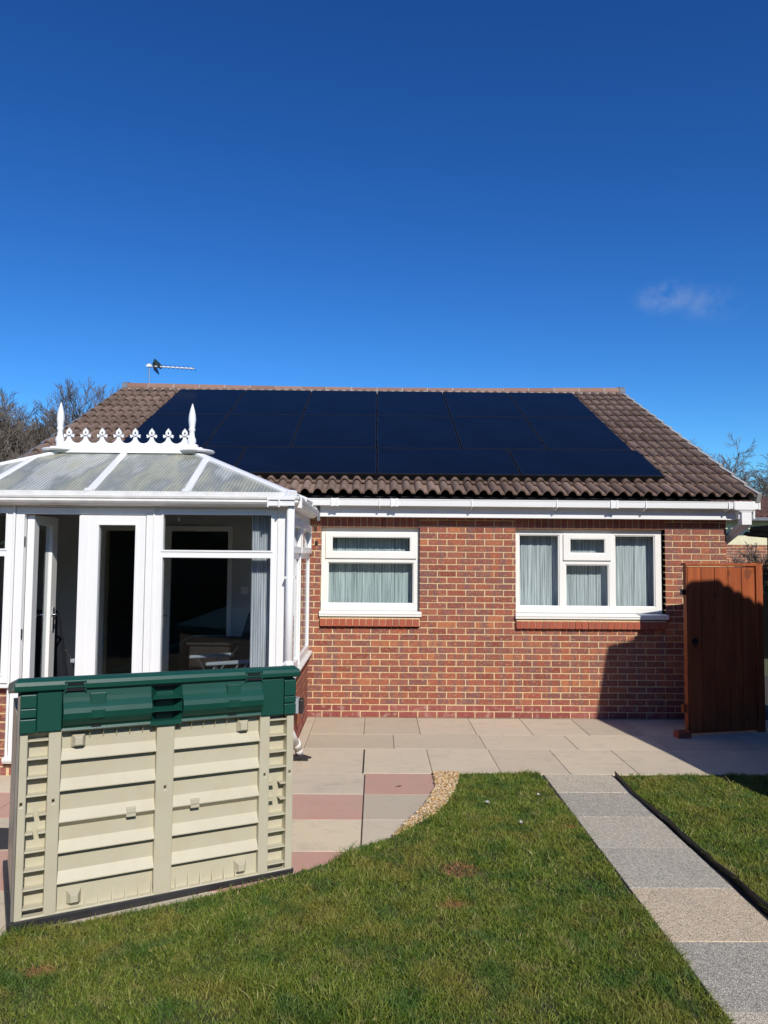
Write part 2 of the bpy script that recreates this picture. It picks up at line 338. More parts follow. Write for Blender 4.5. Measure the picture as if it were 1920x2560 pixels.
    def build(s, name, mats, parent=None, origin=None, bevel=0, smooth=False):
        if not isinstance(mats, (list, tuple)): mats = [mats]
        o0 = Vector(origin) if origin is not None else (parent_world(parent) if parent else Vector((0, 0, 0)))
        me = bpy.data.meshes.new(name); me.from_pydata([(x-o0.x, y-o0.y, z-o0.z) for x, y, z in s.v], [], s.f)
        for m in mats: me.materials.append(m)
        me.polygons.foreach_set('material_index', s.mi)
        if smooth: me.polygons.foreach_set('use_smooth', [True]*len(s.f))
        for nm, d in (('rnd', s.r), ('kind', s.k)):
            if len(set(d)) > 1 or nm == 'rnd':
                at = me.attributes.new(nm, 'FLOAT', 'FACE'); at.data.foreach_set('value', [float(x) for x in d])
        me.update(); me.validate()
        o = bpy.data.objects.new(name, me); SC.collection.objects.link(o)
        if parent: o.parent = parent
        else: o.location = o0
        if bevel:
            import bmesh
            bm = bmesh.new(); bm.from_mesh(me); bmesh.ops.remove_doubles(bm, verts=bm.verts, dist=1e-5)
            bm.to_mesh(me); bm.free()
            md = o.modifiers.new('bevel', 'BEVEL'); md.width = bevel; md.segments = 2; md.limit_method = 'ANGLE'; md.angle_limit = math.radians(40)
        return o
def parent_world(p):
    w = Vector((0, 0, 0))
    while p: w = w + Vector(p.location); p = p.parent
    return w
def tag(o, label, cat, group=None, kind=None):
    if label: o['label'] = label
    if cat: o['category'] = cat
    if group: o['group'] = group
    if kind: o['kind'] = kind
    return o
def thing(name, loc, label, cat, group=None):
    o = bpy.data.objects.new(name, None); SC.collection.objects.link(o); o.location = loc; o.empty_display_size = .2
    return tag(o, label, cat, group)
def copy_tree(o, parent=None):
    c = o.copy(); SC.collection.objects.link(c); c.parent = parent
    for ch in list(o.children): copy_tree(ch, c)
    return c
ID = lambda a, b, c: (a, b, c)
XZ = lambda a, b, c: (a, c, b)        # wall-like: a = x, b = z, c = y (front = small y)
def poly_mesh(name, pts, z, mat, kind='structure'):
    mb = MB(); mb.face([(x, y, z) for x, y in pts]); o = mb.build(name, mat); o['kind'] = kind; return o

# ------------------------------------------------------------------ brickwork
BL, BH = .225, .075
def brickwork(mb, T, u0, u1, z0, z1, holes=(), dpc=0, proud=.0045, depth=.09, mort=True, phase=0.):
    """T(u, z, c): c=0 is the mortar face, negative c = towards the viewer. mat 0 mortar, 1 brick"""
    row = 0; z = z0
    nrows = int(round((z1-z0)/BH))
    for row in range(nrows):
        zb = z0 + row*BH + .0065; zt = z0 + (row+1)*BH - .0065
        if zt > z1: break
        off = (row % 2)*BL/2 + phase
        k = int((u0-off)//BL)
        u = off + k*BL
        while u < u1:
            a, b = max(u+.0062, u0), min(u+BL-.0062, u1)
            segs = [(a, b)] if b-a > .012 else []
            for h in holes:
                if h[2] < (zb+zt)/2 < h[3]:
                    ns = []
                    for (p, q) in segs:
                        if q <= h[0] or p >= h[1]: ns.append((p, q)); continue
                        if p < h[0]: ns.append((p, h[0]))
                        if q > h[1]: ns.append((h[1], q))
                    segs = ns
            kd = 1.0 if row < dpc else 0.0
            for (p, q) in segs:
                if q-p < .015: continue
                r_ = random.random(); pr = proud + random.uniform(-.0015, .0015); j = lambda: random.uniform(-.0012, .0012)
                zb2, zt2 = zb+j(), zt+j(); p2, q2 = (p+j() if p > u0+.01 and not any(abs(p-h[1])<.001 for h in holes) else p), q+j()
                mb.hexa([T(p2, zb2, -pr), T(q2, zb2, -pr), T(q2, zb2, depth), T(p2, zb2, depth), T(p2, zt2, -pr), T(q2, zt2, -pr), T(q2, zt2, depth), T(p2, zt2, depth)], 1, r_, kd)
            u += BL
    if mort: mb.plate(T, (u0, u1, z0, z1), [tuple(h) for h in holes], 0, .088, 0)

# ================================================================== GROUND
D = 8.72
poly_mesh('ground', [(-400, -300), (400, -300), (400, 700), (-400, 700)], -.035, M['ground'])
poly_mesh('patio_bed', [(-9, -4), (9, -4), (9, 12), (-9, 12)], -.012, M['bed'])
# patio slabs
mb = MB()
def slab(x0, x1, y0, y1, red=0., r=None, g=.0022, m=None, mi=0):
    r = random.random() if r is None else r; z = random.uniform(-.0015, .0015); b = .003
    (m or mb).hexa([(x0+g, y0+g, -.03), (x1-g, y0+g, -.03), (x1-g, y1-g, -.03), (x0+g, y1-g, -.03), (x0+g, y0+g, z-b), (x1-g, y0+g, z-b), (x1-g, y1-g, z-b), (x0+g, y1-g, z-b)], mi, r, red, skip=(1,))
    (m or mb).hexa([(x0+g, y0+g, z-b), (x1-g, y0+g, z-b), (x1-g, y1-g, z-b), (x0+g, y1-g, z-b), (x0+g+b, y0+g+b, z), (x1-g-b, y0+g+b, z), (x1-g-b, y1-g-b, z), (x0+g+b, y1-g-b, z)], mi, r, red, skip=(0,))
def rowx(y0, y1, x0, pitch, x1, red=lambda i: 0.):
    i = 0; x = x0
    while x < x1-.05:
        slab(x, min(x+pitch, x1), y0, y1, red(i)); x += pitch; i += 1
slab(-.80, -.70, 7.35, 8.72, 0, .4)
rowx(7.92, 8.715, -.70+.0, .58, -.11, lambda i: 0)
rowx(7.92, 8.715, -.12, .604, 8.5)
rowx(7.35, 7.92, -.70, .893, .19); rowx(7.35, 7.92, .19, .913, 8.5)
rowx(6.53, 7.35, -.80, .70, -.11); rowx(6.53, 7.35, -.10, .607, 8.5)
for (y0, y1, redl, redr) in ((5.97, 6.53, 0, 1), (5.41, 5.97, 1, 0), (4.84, 5.41, 0, 0), (4.27, 4.84, 1, 0), (3.70, 4.27, 0, 1), (3.13, 3.70, 1, 0)):
    rowx(y0, y1, -8.19, .90, -.09, lambda i, q=redl, yy=y0: float(q))
    slab(-.085, .515, y0, y1, redr); 
    if y0 < 5: slab(.515, 1.115, y0, y1, 0)
rowx(6.53, 7.4, -8.2, .9, -4.3)
o = mb.build('patio', M['slab']); o['kind'] = 'structure'
# garden path
mb = MB(); Y = [6.53, 6.04, 5.49, 4.92, 4.335, 3.75, 3.18, 2.6, 2.0, 1.4, .8]
for i, (ya, yb, r_, k_) in enumerate(zip(Y[1:], Y[:-1], (.66, .24, .62, .42, .9, .16, .8, .3, .6, .4), (.25, 0, 0, 0, 1, 0, .15, 0, .3, 0))):
    slab(1.478, 2.085, ya, yb, k_, r_, .002)
o = mb.build('path', M['agg']); o['kind'] = 'structure'
# lawns
LL = [(-6, 2.0), (-2.6, 3.45), (-1.9, 3.75), (-1.65, 3.855), (-1.339, 3.985), (-1.098, 4.10), (-.775, 4.285), (-.553, 4.43), (-.40, 4.55), (-.259, 4.66), (-.14, 4.83), (-.0, 4.95), (.13, 5.07), (.27, 5.27), (.416, 5.49), (.526, 5.73), (.619, 6.01), (.68, 6.27), (.715, 6.50), (1.0, 6.515), (1.44, 6.52),
      (1.44, 6.2), (1.446, 5.66), (1.462, 5.4), (1.448, 4.91), (1.462, 4.6), (1.448, 4.3), (1.466, 3.95), (1.460, 3.75), (1.474, 3.55), (1.458, 3.35), (1.476, 3.1), (1.46, 1.0), (1.46, -1), (-6, -1)]
LR = [(2.12, -1), (2.13, 4.0), (2.125, 4.4), (2.115, 4.9), (2.10, 5.4), (2.09, 5.8), (2.10, 6.45), (2.5, 6.49), (3.2, 6.49), (9, 6.5), (9, -1)]
o = poly_mesh('lawn_left_ground', LL, .006, M['soil']); o.name = 'lawn'
o = poly_mesh('lawn', LR, .006, M['soil'])
GR = [(.515, 6.52), (.50, 6.12), (.45, 5.93), (.385, 5.69), (.255, 5.39), (.182, 5.21), (.12, 5.07), (.13, 5.05), (.27, 5.25), (.43, 5.46), (.54, 5.70), (.635, 6.0), (.70, 6.26), (.74, 6.52)]
poly_mesh('gravel_bed', GR, .004, M['bed'])
def inside(px, py, poly):
    c = np.zeros(len(px), bool); n = len(poly)
    for i in range(n):
        x1, y1 = poly[i]; x2, y2 = poly[(i+1) % n]
        if y1 == y2: continue
        hit = ((y1 > py) != (y2 > py)) & (px < (x2-x1)*(py-y1)/(y2-y1)+x1); c ^= hit
    return c
def fast_mesh(name, V, nv_per, faces_pat, n, mats, attrs):
    """n copies of a little face pattern"""
    me = bpy.data.meshes.new(name); me.vertices.add(len(V)); me.vertices.foreach_set('co', V.astype(np.float32).ravel())
    loops = []; starts = []; totals = []; off = 0
    pat = np.concatenate([np.array(f) for f in faces_pat]); lens = np.array([len(f) for f in faces_pat])
    L = (np.arange(n)[:, None]*nv_per + pat[None, :]).ravel()
    tot = np.tile(lens, n); st = np.concatenate([[0], np.cumsum(tot)[:-1]])
    me.loops.add(len(L)); me.loops.foreach_set('vertex_index', L.astype(np.int32))
    me.polygons.add(len(tot)); me.polygons.foreach_set('loop_start', st.astype(np.int32)); me.polygons.foreach_set('loop_total', tot.astype(np.int32))
    for nm, d in attrs.items():
        at = me.attributes.new(nm, 'FLOAT', 'FACE'); at.data.foreach_set('value', np.repeat(d, len(faces_pat)).astype(np.float32))
    for m in mats: me.materials.append(m)
    me.update(); me.validate()
    o = bpy.data.objects.new(name, me); SC.collection.objects.link(o); return o
def vnoise(x, y, seed, s):
    g = np.random.default_rng(seed).random((64, 64)); X = x*s; Yy = y*s
    i = np.floor(X).astype(int); j = np.floor(Yy).astype(int); fx = X-i; fy = Yy-j; fx = fx*fx*(3-2*fx); fy = fy*fy*(3-2*fy)
    q = lambda a, b: g[a % 64, b % 64]
    return (q(i, j)*(1-fx)+q(i+1, j)*fx)*(1-fy)+(q(i, j+1)*(1-fx)+q(i+1, j+1)*fx)*fy
PATCH = [(.509, 4.54, .12), (.438, 4.097, .08), (-1.52, 3.45, .07), (1.38, 5.25, .05)]
def grass(name, label, poly, x0, x1, bands):
    PX = []; PY = []; S = []
    for (ya, yb, dens, sc) in bands:
        n = int((x1-x0)*(yb-ya)*dens); px = rng.uniform(x0, x1, n); py = rng.uniform(ya, yb, n)
        ok = inside(px, py, poly) & (px > -.62*py-.35) & (px < .62*py+.8); px, py = px[ok], py[ok]
        th = vnoise(px, py, 5, 12)
        keep = rng.random(len(px)) < (.45+.75*th); px, py = px[keep], py[keep]
        PX.append(px); PY.append(py); S.append(np.full(len(px), sc))
    px = np.concatenate(PX); py = np.concatenate(PY); sc = np.concatenate(S); n = len(px)
    tuft = vnoise(px, py, 3, 5.5); brown = np.zeros(n)
    for (a, b, r_) in PATCH:
        d = np.hypot((px-a), (py-b)*1.3)/r_+(vnoise(px, py, 9, 22)-.5)*.9; brown = np.maximum(brown, np.clip(1.6-d*1.25, 0, 1))
    h = (.010+.020*rng.random(n)**1.5+.010*tuft**2)*(1-.45*brown)*(.65+.8*vnoise(px, py, 31, 8))
    big = vnoise(px, py, 21, 4.5) > .80; h = np.where(big & (rng.random(n) < .35), h*1.8, h); h = np.where(rng.random(n) < .012, h+.022, h)
    ang = rng.uniform(0, 2*np.pi, n); flow = vnoise(px, py, 8, 16)*2*np.pi*2
    lean = h*(.3+1.5*rng.random(n)**1.5); la = flow+rng.normal(0, 1.8, n)
    w = (.0013+.0013*rng.random(n))*sc
    cx, cy = np.cos(ang)*w, np.sin(ang)*w; lx, ly = np.cos(la)*lean, np.sin(la)*lean
    z0 = np.full(n, .003); V = np.zeros((n, 5, 3))
    V[:, 0] = np.stack([px-cx, py-cy, z0], 1); V[:, 1] = np.stack([px+cx, py+cy, z0], 1)
    V[:, 2] = np.stack([px-cx*.8+lx*.35, py-cy*.8+ly*.35, z0+h*.6], 1); V[:, 3] = np.stack([px+cx*.8+lx*.35, py+cy*.8+ly*.35, z0+h*.6], 1)
    V[:, 4] = np.stack([px+lx, py+ly, z0+h], 1)
    V = V.reshape(-1, 3)
    o = fast_mesh(name, V, 5, [(0, 1, 3, 2), (2, 3, 4)], n, [M['grass']], {'rnd': np.clip(rng.random(n)**1.2*.85+.15*tuft+(rng.random(n) < .04)*.3, 0, 1), 'kind': np.clip(brown*(rng.random(n)*.8+.35), 0, .95)})
    o['kind'] = 'stuff'; o['label'] = label; o['category'] = 'grass'; return n
n1 = grass('grass', 'short mown grass with brown patches on the lawn in front of the storage box and patio', LL, -2.6, 1.6, [(2.2, 4.2, 42000, 1.0), (4.2, 6.6, 26000, 1.25)])
n2 = grass('grass', 'short mown grass on the lawn beyond the black edging strip, partly in shade', LR, 2.1, 4.9, [(3.0, 5, 24000, 1.2), (5, 6.6, 22000, 1.3)])
print('blades', n1, n2)
# gravel stones
ico = []
ph = (1+5**.5)/2
IV = np.array([(-1, ph, 0), (1, ph, 0), (-1, -ph, 0), (1, -ph, 0), (0, -1, ph), (0, 1, ph), (0, -1, -ph), (0, 1, -ph), (ph, 0, -1), (ph, 0, 1), (-ph, 0, -1), (-ph, 0, 1)])/math.hypot(1, ph)
IF = [(0, 11, 5), (0, 5, 1), (0, 1, 7), (0, 7, 10), (0, 10, 11), (1, 5, 9), (5, 11, 4), (11, 10, 2), (10, 7, 6), (7, 1, 8), (3, 9, 4), (3, 4, 2), (3, 2, 6), (3, 6, 8), (3, 8, 9), (4, 9, 5), (2, 4, 11), (6, 2, 10), (8, 6, 7), (9, 8, 1)]
gx = rng.uniform(.1, .76, 9000); gy_ = rng.uniform(5.05, 6.52, 9000); ok = inside(gx, gy_, GR); gx = gx[ok]; gy_ = gy_[ok]; n = len(gx)
sz = rng.uniform(.006, .014, n); A = rng.uniform(0, 6.28, n)
P = IV[None]*np.stack([sz*rng.uniform(.8, 1.5, n), sz, sz*rng.uniform(.5, .8, n)], 1)[:, None]*rng.uniform(.8, 1.15, (n, 12, 1))
ca, sa = np.cos(A)[:, None], np.sin(A)[:, None]
V = np.stack([P[..., 0]*ca-P[..., 1]*sa+gx[:, None], P[..., 0]*sa+P[..., 1]*ca+gy_[:, None], P[..., 2]+.010+rng.uniform(0, .014, n)[:, None]], -1).reshape(-1, 3)
o = fast_mesh('gravel', V, 12, IF, n, [M['gravel']], {'rnd': rng.random(n)}); o['kind'] = 'stuff'; o['label'] = 'golden pea gravel in the curved strip between patio slabs and lawn'; o['category'] = 'gravel'
# black plastic edging
pts = [(2.092, 6.47), (2.088, 6.25), (2.075, 6.0), (2.088, 5.75), (2.09, 5.55), (2.105, 5.3), (2.10, 5.1), (2.115, 4.9), (2.118, 4.65), (2.132, 4.4), (2.122, 4.2), (2.135, 3.95), (2.128, 3.6), (2.135, 3.2), (2.13, 2.4), (2.14, 1.2)]
mb = MB()
for (a, b) in zip(pts[:-1], pts[1:]):
    za = .034+.008*math.sin(a[1]*5); zb = .034+.008*math.sin(b[1]*5)
    mb.hexa([(a[0], a[1], -.02), (b[0], b[1], -.02), (b[0]+.006, b[1], -.02), (a[0]+.006, a[1], -.02), (a[0]-.004, a[1], za), (b[0]-.004, b[1], zb), (b[0]+.004, b[1], zb), (a[0]+.004, a[1], za)])
    mb.tube((a[0], a[1], za), (b[0], b[1], zb), .0055, n=6)
tag(mb.build('lawn_edging', M['blackplastic'], origin=(2.1, 4, 0)), 'wavy black plastic edging strip between the garden path and the right lawn', 'edging')

# ================================================================== BUNGALOW
HX0, HX1 = -4.33, 4.18
house = thing('brick_bungalow', (0, D, 0), 'red brick bungalow with brown tiled roof and two white windows', 'house')
NW = (-.665, .513, 1.03, 2.235); WW = (1.656, 3.445, 1.03, 2.235)       # openings incl. brick sills
DW = (-3.20, -1.757, .15, 2.17)                                          # doorway into the conservatory
FW = lambda a, b, c: (a, D+.0045+c, b)
mb = MB()
lint = [(NW[0], NW[1], 2.235, 2.40), (WW[0], WW[1], 2.235, 2.40)]
brickwork(mb, FW, -.84, HX1, 0, 2.40, [NW, WW]+lint, dpc=2, phase=.05)
mb.plate(FW, (HX0, -.84, 0, 2.40), [DW], 0, .088, 0)
for L in (NW, WW):                                                       # soldier course lintels
    u = L[0]; nb = int((L[1]-L[0])/.075); st = (L[1]-L[0])/nb
    mb.plate(FW, (L[0], L[1], 2.235, 2.40), [], 0.001, .087, 0)
    for i in range(nb): mb.box(u+i*st+.005, u+(i+1)*st-.005, D-.001, D+.09, 2.238, 2.40, 1, random.random(), .35)
# side and rear walls
mb.box(HX1-.1, HX1, D+.1, 17.4, 0, 2.5, 0); mb.box(HX0, HX0+.1, D+.1, 17.4, 0, 2.5, 0); mb.box(HX0, HX1, 17.3, 17.4, 0, 2.5, 0)
brickwork(mb, lambda a, b, c: (HX1-c-.003, D+.1+a, b), 0, 4.5, 0, 2.40, dpc=2, mort=False, depth=.02)
for X in (HX0, HX1-.1): mb.extrude_profile(lambda a, b, c: (c, a, b), [(D+.0, 2.42), (13.15, 4.68), (17.4, 2.6)], X, X+.1, 0)
mb.build('wall', [M['mortar'], M['brick']], house)
# tiled roof (near slope and far slope)
E0 = Vector((0, 8.44, 2.60)); R0 = Vector((0, 13.15, 4.86)); U = (R0-E0); SL = U.length; U.normalize(); N = Vector((0, -U.z, U.y))
RX0, RX1 = -4.57, 4.42
def rp(x, v, n, far=False):
    p = E0 + U*v + N*n
    return (x, 2*13.15-p.y if far else p.y, p.z)
NC = 15; G = SL/NC; PIT = .149
def prof(t_):    # t in 0..1 over one roll
    a = .70
    if t_ < a: return .056*math.sin(math.pi*t_/a)**.62
    q = (t_-a)/(1-a); return .004*abs(math.cos(math.pi*q))
ts = [0, .03, .08, .15, .25, .35, .45, .55, .62, .67, .70, .8, .9]
for far in (False, True):
    mb = MB(); nroll = int((RX1-RX0)/PIT)+1; st = (RX1-RX0)/nroll
    tl_of = {}
    for k in range(NC):
        for i in range(nroll):
            tid = (k, i//2)
            if tid not in tl_of: tl_of[tid] = (random.random(), random.uniform(-.003, .003), random.uniform(-.005, .005), random.uniform(-.002, .002))
            r_, dz, dv, dx = tl_of[tid]
            xs = [RX0+(i+q)*st for q in ts]+[RX0+(i+1)*st]
            hs = [prof(q) for q in ts]+[prof(0)]
            v0 = k*G-.01+dv; v1 = (k+1)*G+.03; l0 = .036+dz; l1 = -.004
            for a in range(len(ts)):
                xa, xb, ha, hb = xs[a], xs[a+1], hs[a], hs[a+1]
                mb.face([rp(xa, v0, l0+ha, far), rp(xb, v0, l0+hb, far), rp(xb, v1, l1+hb, far), rp(xa, v1, l1+ha, far)], 0, r_)
                mb.face([rp(xa, v0, l0+ha-.020, far), rp(xb, v0, l0+hb-.020, far), rp(xb, v0, l0+hb, far), rp(xa, v0, l0+ha, far)], 0, r_*.5)
                if k == 0: mb.face([rp(xa, v0+.3, l1+ha-.02, far), rp(xb, v0+.3, l1+hb-.02, far), rp(xb, v0, l0+hb-.017, far), rp(xa, v0, l0+ha-.017, far)], 0, r_)
    # underlay below the tiles
    mb.face([rp(RX0+.05, .02, -.035, far), rp(RX1-.05, .02, -.035, far), rp(RX1-.05, SL, -.03, far), rp(RX0+.05, SL, -.03, far)], 1)
    mb.build('roof_tiles', [M['tile'], M['dark_void']], house)
# half-round ridge tiles
mb = MB(); x = RX0-.02; i = 0
while x < RX1+.02:
    x1 = min(x+.457, RX1+.03)
    f = lambda X: 4.852+.040*abs((X+.1)/4.4)**1.5
    r_ = random.random(); n = 8; za, zb = f(x), f(x1)
    dz = random.uniform(-.003, .003)
    ring = [(math.cos(math.pi*(q/n*1.16-.08)), math.sin(math.pi*(q/n*1.16-.08))) for q in range(n+1)]
    for q in range(n):
        (c0, s0), (c1, s1) = ring[q], ring[q+1]; R = .105
        mb.face([(x+.004, 13.15+R*c0, za+dz-.02+R*s0), (x1-.004, 13.15+R*c0, zb+dz-.02+R*s0), (x1-.004, 13.15+R*c1, zb+dz-.02+R*s1), (x+.004, 13.15+R*c1, za+dz-.02+R*s1)], 0, r_)
        R2 = .109
        mb.face([(x-.007, 13.15+R2*c0, za-.02+R2*s0), (x+.007, 13.15+R2*c0, za-.02+R2*s0), (x+.007, 13.15+R2*c1, za-.02+R2*s1), (x-.007, 13.15+R2*c1, za-.02+R2*s1)], 1 if i > 0 else 2, .5)
    x = x1; i += 1
for X in (RX0-.02, RX1+.03):
    mb.face([(X, 13.15+.112*math.cos(math.pi*q/8), 4.875+.112*math.sin(math.pi*q/8)) for q in range(9)], 2)
# mortar bedding under the ridge
mb.box(RX0+.02, RX1-.02, 13.03, 13.27, 4.78, 4.855, 1)
for e_ in (0, 1):
    X = RX0-.03 if e_ == 0 else RX1-.05
    mb.tube((X, 13.15, 4.875), (X+.10, 13.15, 4.875), .116, n=16, mi=2)
mb.build('ridge_tiles', [M['ridge'], M['verge'], M['verge_grey']], house)
# verges: stepped mortar caps on each course
for far in (False, True):
    for (xa, xb, mt) in ((RX1-.012, RX1+.038, 'verge'), (RX0-.034, RX0+.012, 'verge_grey')):
        mb = MB()
        for k in range(NC):
            v0, v1 = k*G-.012, (k+1)*G+.02
            T = lambda a, b, c: rp(a, b, c, far)
            mb.hexa([T(xa, v0, -.05), T(xb, v0, -.05), T(xb, v1, -.07), T(xa, v1, -.07), T(xa, v0, .062), T(xb, v0, .056), T(xb, v1, .030), T(xa, v1, .036)], 0, random.random())
        mb.build('verge', M[mt], house)
# fascia, soffit, boxed end
mb = MB()
mb.box(-.68, 4.22, 8.58, 8.60, 2.353, 2.575)
mb.box(-.68, 4.40, 8.60, 8.72, 2.352, 2.362)
mb.box(4.225, 4.40, 8.50, 8.70, 2.36, 2.50); mb.box(4.385, 4.405, 8.47, 8.9, 2.36, 2.56)
mb.box(HX0-.1, -.70, 8.58, 8.60, 2.353, 2.575)
mb.build('fascia', M['upvc'], house)
mb = MB(); mb.box(-.80, -.66, 8.585, 8.70, 2.43, 2.56); mb.box(-.70, -.668, 8.565, 8.582, 2.30, 2.575); mb.build('fascia_end', M['verge_grey'], house)
def tr(mb, prof_, x0, x1, mi=0): mb.extrude_profile(lambda a, b, c: (c, a, b), prof_, x0, x1, mi)
gp = [(8.578, 2.552), (8.574, 2.552), (8.574, 2.478), (8.518, 2.476), (8.470, 2.500), (8.462, 2.552), (8.470, 2.556), (8.476, 2.550), (8.482, 2.506), (8.520, 2.484), (8.570, 2.486)]
g2 = [(8.580, 2.558), (8.566, 2.470), (8.515, 2.467), (8.463, 2.492), (8.453, 2.560), (8.462, 2.562)]
mb = MB(); mb.plate(lambda a, b, c: (a, c, b), (-4.4, 4.43, 2.477, 2.482), [], 8.50, 8.576)
mb.plate(lambda a, b, c: (a, c+(b-2.478)*-.10, b), (-4.4, 4.43, 2.478, 2.552), [], 8.474, 8.479)
mb.box(-4.4, 4.43, 8.463, 8.481, 2.546, 2.556)
mb.hexa([(-4.4, 8.474, 2.478), (4.43, 8.474, 2.478), (4.43, 8.50, 2.477), (-4.4, 8.50, 2.477), (-4.4, 8.474, 2.490), (4.43, 8.474, 2.490), (4.43, 8.50, 2.482), (-4.4, 8.50, 2.482)])
mb.box(4.425, 4.434, 8.462, 8.578, 2.476, 2.556)
gut = mb.build('gutter', M['upvc'], house)
mb = MB()
for X in (-.49, .20, 2.76, 4.20, 4.42):                              # union sleeves
    mb = MB()
    for dx in (-.032, .032):
        mb.box(X+dx-.011, X+dx+.011, 8.455, 8.472, 2.468, 2.562); mb.box(X+dx-.011, X+dx+.011, 8.468, 8.58, 2.467, 2.474)
    mb.box(X-.03, X+.03, 8.460, 8.472, 2.472, 2.559)
    mb.build('gutter_union', M['upvc'], gut)
for X in (.03, 1.10, 2.09, 3.13, 4.10):
    mb = MB(); mb.box(X-.006, X+.006, 8.457, 8.470, 2.47, 2.560)
    mb.hexa([(X-.006, 8.47, 2.462), (X+.006, 8.47, 2.462), (X+.006, 8.579, 2.436), (X-.006, 8.579, 2.436), (X-.006, 8.47, 2.475), (X+.006, 8.47, 2.475), (X+.006, 8.579, 2.475), (X-.006, 8.579, 2.475)])
    mb.build('gutter_bracket', M['upvc'], gut)
# square downpipe: outlet, drop, angled neck, pipe round the corner
mb = MB(); px0, px1 = 4.247, 4.362
mb.box(px0-.08, px1+.04, 8.452, 8.575, 2.462, 2.560)
mb.hexa([(px0, 8.47, 2.43), (px1, 8.47, 2.43), (px1, 8.57, 2.43), (px0, 8.57, 2.43), (px0-.06, 8.458, 2.463), (px1+.03, 8.458, 2.463), (px1+.03, 8.572, 2.463), (px0-.06, 8.572, 2.463)])
mb.box(px0, px1, 8.465, 8.57, 2.29, 2.43)
mb.hexa([(4.19, 8.92, 2.10), (4.255, 8.92, 2.04), (4.255, 9.0, 2.04), (4.19, 9.0, 2.10), (px0+.01, 8.475, 2.32), (px1-.01, 8.475, 2.28), (px1-.01, 8.565, 2.28), (px0+.01, 8.565, 2.32)])
mb.box(4.19, 4.255, 8.94, 9.005, .02, 2.10)
mb.build('downpipe', M['upvc'], house, bevel=.004)

def window(name_label, X0, X1, Z0, Z1, panes, sashes, ox):
    """frame with glazed openings; sashes = (outer rect, glass rect) proud casements"""
    yf = D+.070
    mb = MB(); holes = [p for p in panes]+[s_[0] for s_ in sashes]
    hs = [(h[0], h[1], h[2], h[3]) if h in panes else (h[0]+.03, h[1]-.03, h[2]+.03, h[3]-.03) for h in holes]
    mb.plate(XZ, (X0, X1, Z0, Z1), hs, yf, yf+.07)
    w = mb.build('window', M['upvc_cream'], house, bevel=.004)
    for p in panes:                                                       # glazing bead + pane
        b = MB(); g = .012
        b.plate(XZ, (p[0]-.002, p[1]+.002, p[2]-.002, p[3]+.002), [(p[0]+g, p[1]-g, p[2]+g, p[3]-g)], yf+.012, yf+.03)
        b.build('glazing_bead', M['upvc_cream'], w, bevel=.003)
        g_ = MB(); g_.box(p[0]-.004, p[1]+.004, yf+.030, yf+.036, p[2]-.004, p[3]+.004); g_.build('pane', M['glass'], w)
    for (o_, g) in sashes:
        s_ = MB(); s_.plate(XZ, o_, [g], yf-.020, yf+.03); s_.plate(XZ, (g[0]-.012, g[1]+.012, g[2]-.012, g[3]+.012), [(g[0]+.008, g[1]-.008, g[2]+.008, g[3]-.008)], yf-.014, yf-.004)
        s_.build('sash', M['upvc_cream'], w, bevel=.005)
        g_ = MB(); g_.box(g[0]-.004, g[1]+.004, yf-.002, yf+.004, g[2]-.004, g[3]+.004); g_.build('pane', M['glass'], w)
    sl_ = MB()
    tr(sl_, [(D+.05, Z0+.0), (D-.030, Z0-.006), (D-.046, Z0-.016), (D-.048, Z0-.034), (D-.040, Z0-.036), (D-.040, Z0-.062), (D+.05, Z0-.064)], X0-.012, X1+ox)
    sl_.build('window_sill', M['upvc_cream'], w, bevel=.003)
    bs = MB(); n = int(round((X1-X0)/.0765)); st = (X1-X0+.004)/n; zt = Z0-.064
    bs.box(X0-.001, X1+.005, D-.034, D+.05, zt-.105, zt-.012, 1)
    for i in range(n):
        a, b = X0-.004+i*st+.0045, X0-.004+(i+1)*st-.0045; j = random.uniform(-.002, .002)
        bs.hexa([(a, D-.046+j, zt-.112), (b, D-.046+j, zt-.112), (b, D+.05, zt-.112), (a, D+.05, zt-.112), (a, D-.046+j, zt-.030), (b, D-.046+j, zt-.030), (b, D+.05, zt-.004), (a, D+.05, zt-.004)], 0, random.random())
    bs.build('brick_sill', [M['sillbrick'], M['mortar']], w)
    return w
window('n', -.661, .509, 1.242, 2.232, [(-.584, .446, 1.322, 1.816)], [((-.613, .477, 1.863, 2.170), (-.535, .404, 1.943, 2.118))], .026)
window('w', 1.660, 3.430, 1.228, 2.232, [(1.709, 2.195, 1.303, 2.163), (2.864, 3.350, 1.303, 2.163), (2.270, 2.793, 1.303, 1.810)], [((2.240, 2.818, 1.858, 2.176), (2.320, 2.742, 1.943, 2.117))], .035)
def vblind(label, X0, X1, Z0, Z1):
    b = thing('vertical_blind', ((X0+X1)/2, D+.225, Z0), label, 'blind')
    n = int((X1-X0)/.089); bm_ = M['blind'] if X1 < 1 else M['blind_pale']; st = (X1-X0)/n; mb = MB()
    for i in range(n):
        a = X0+i*st; c = a+st*1.08; y = D+.225; j = random.uniform(-.004, .004)
        mb.hexa([(a, y+.008+j, Z0), (c, y-.006+j, Z0), (c, y-.005+j, Z0), (a, y+.009+j, Z0), (a, y+.008, Z1), (c, y-.006, Z1), (c, y-.005, Z1), (a, y+.009, Z1)])
    mb.build('slats', bm_, b)
    mb = MB(); mb.box(X0, X1, D+.205, D+.245, Z1, Z1+.04); mb.build('head_rail', M['upvc'], b)
vblind('pale grey-green string blind drawn behind the narrower window nearest the conservatory', -.70, .56, 1.20, 2.25)
vblind('pale grey string blind drawn behind the wide three-part window near the gate', 1.62, 3.47, 1.18, 2.25)
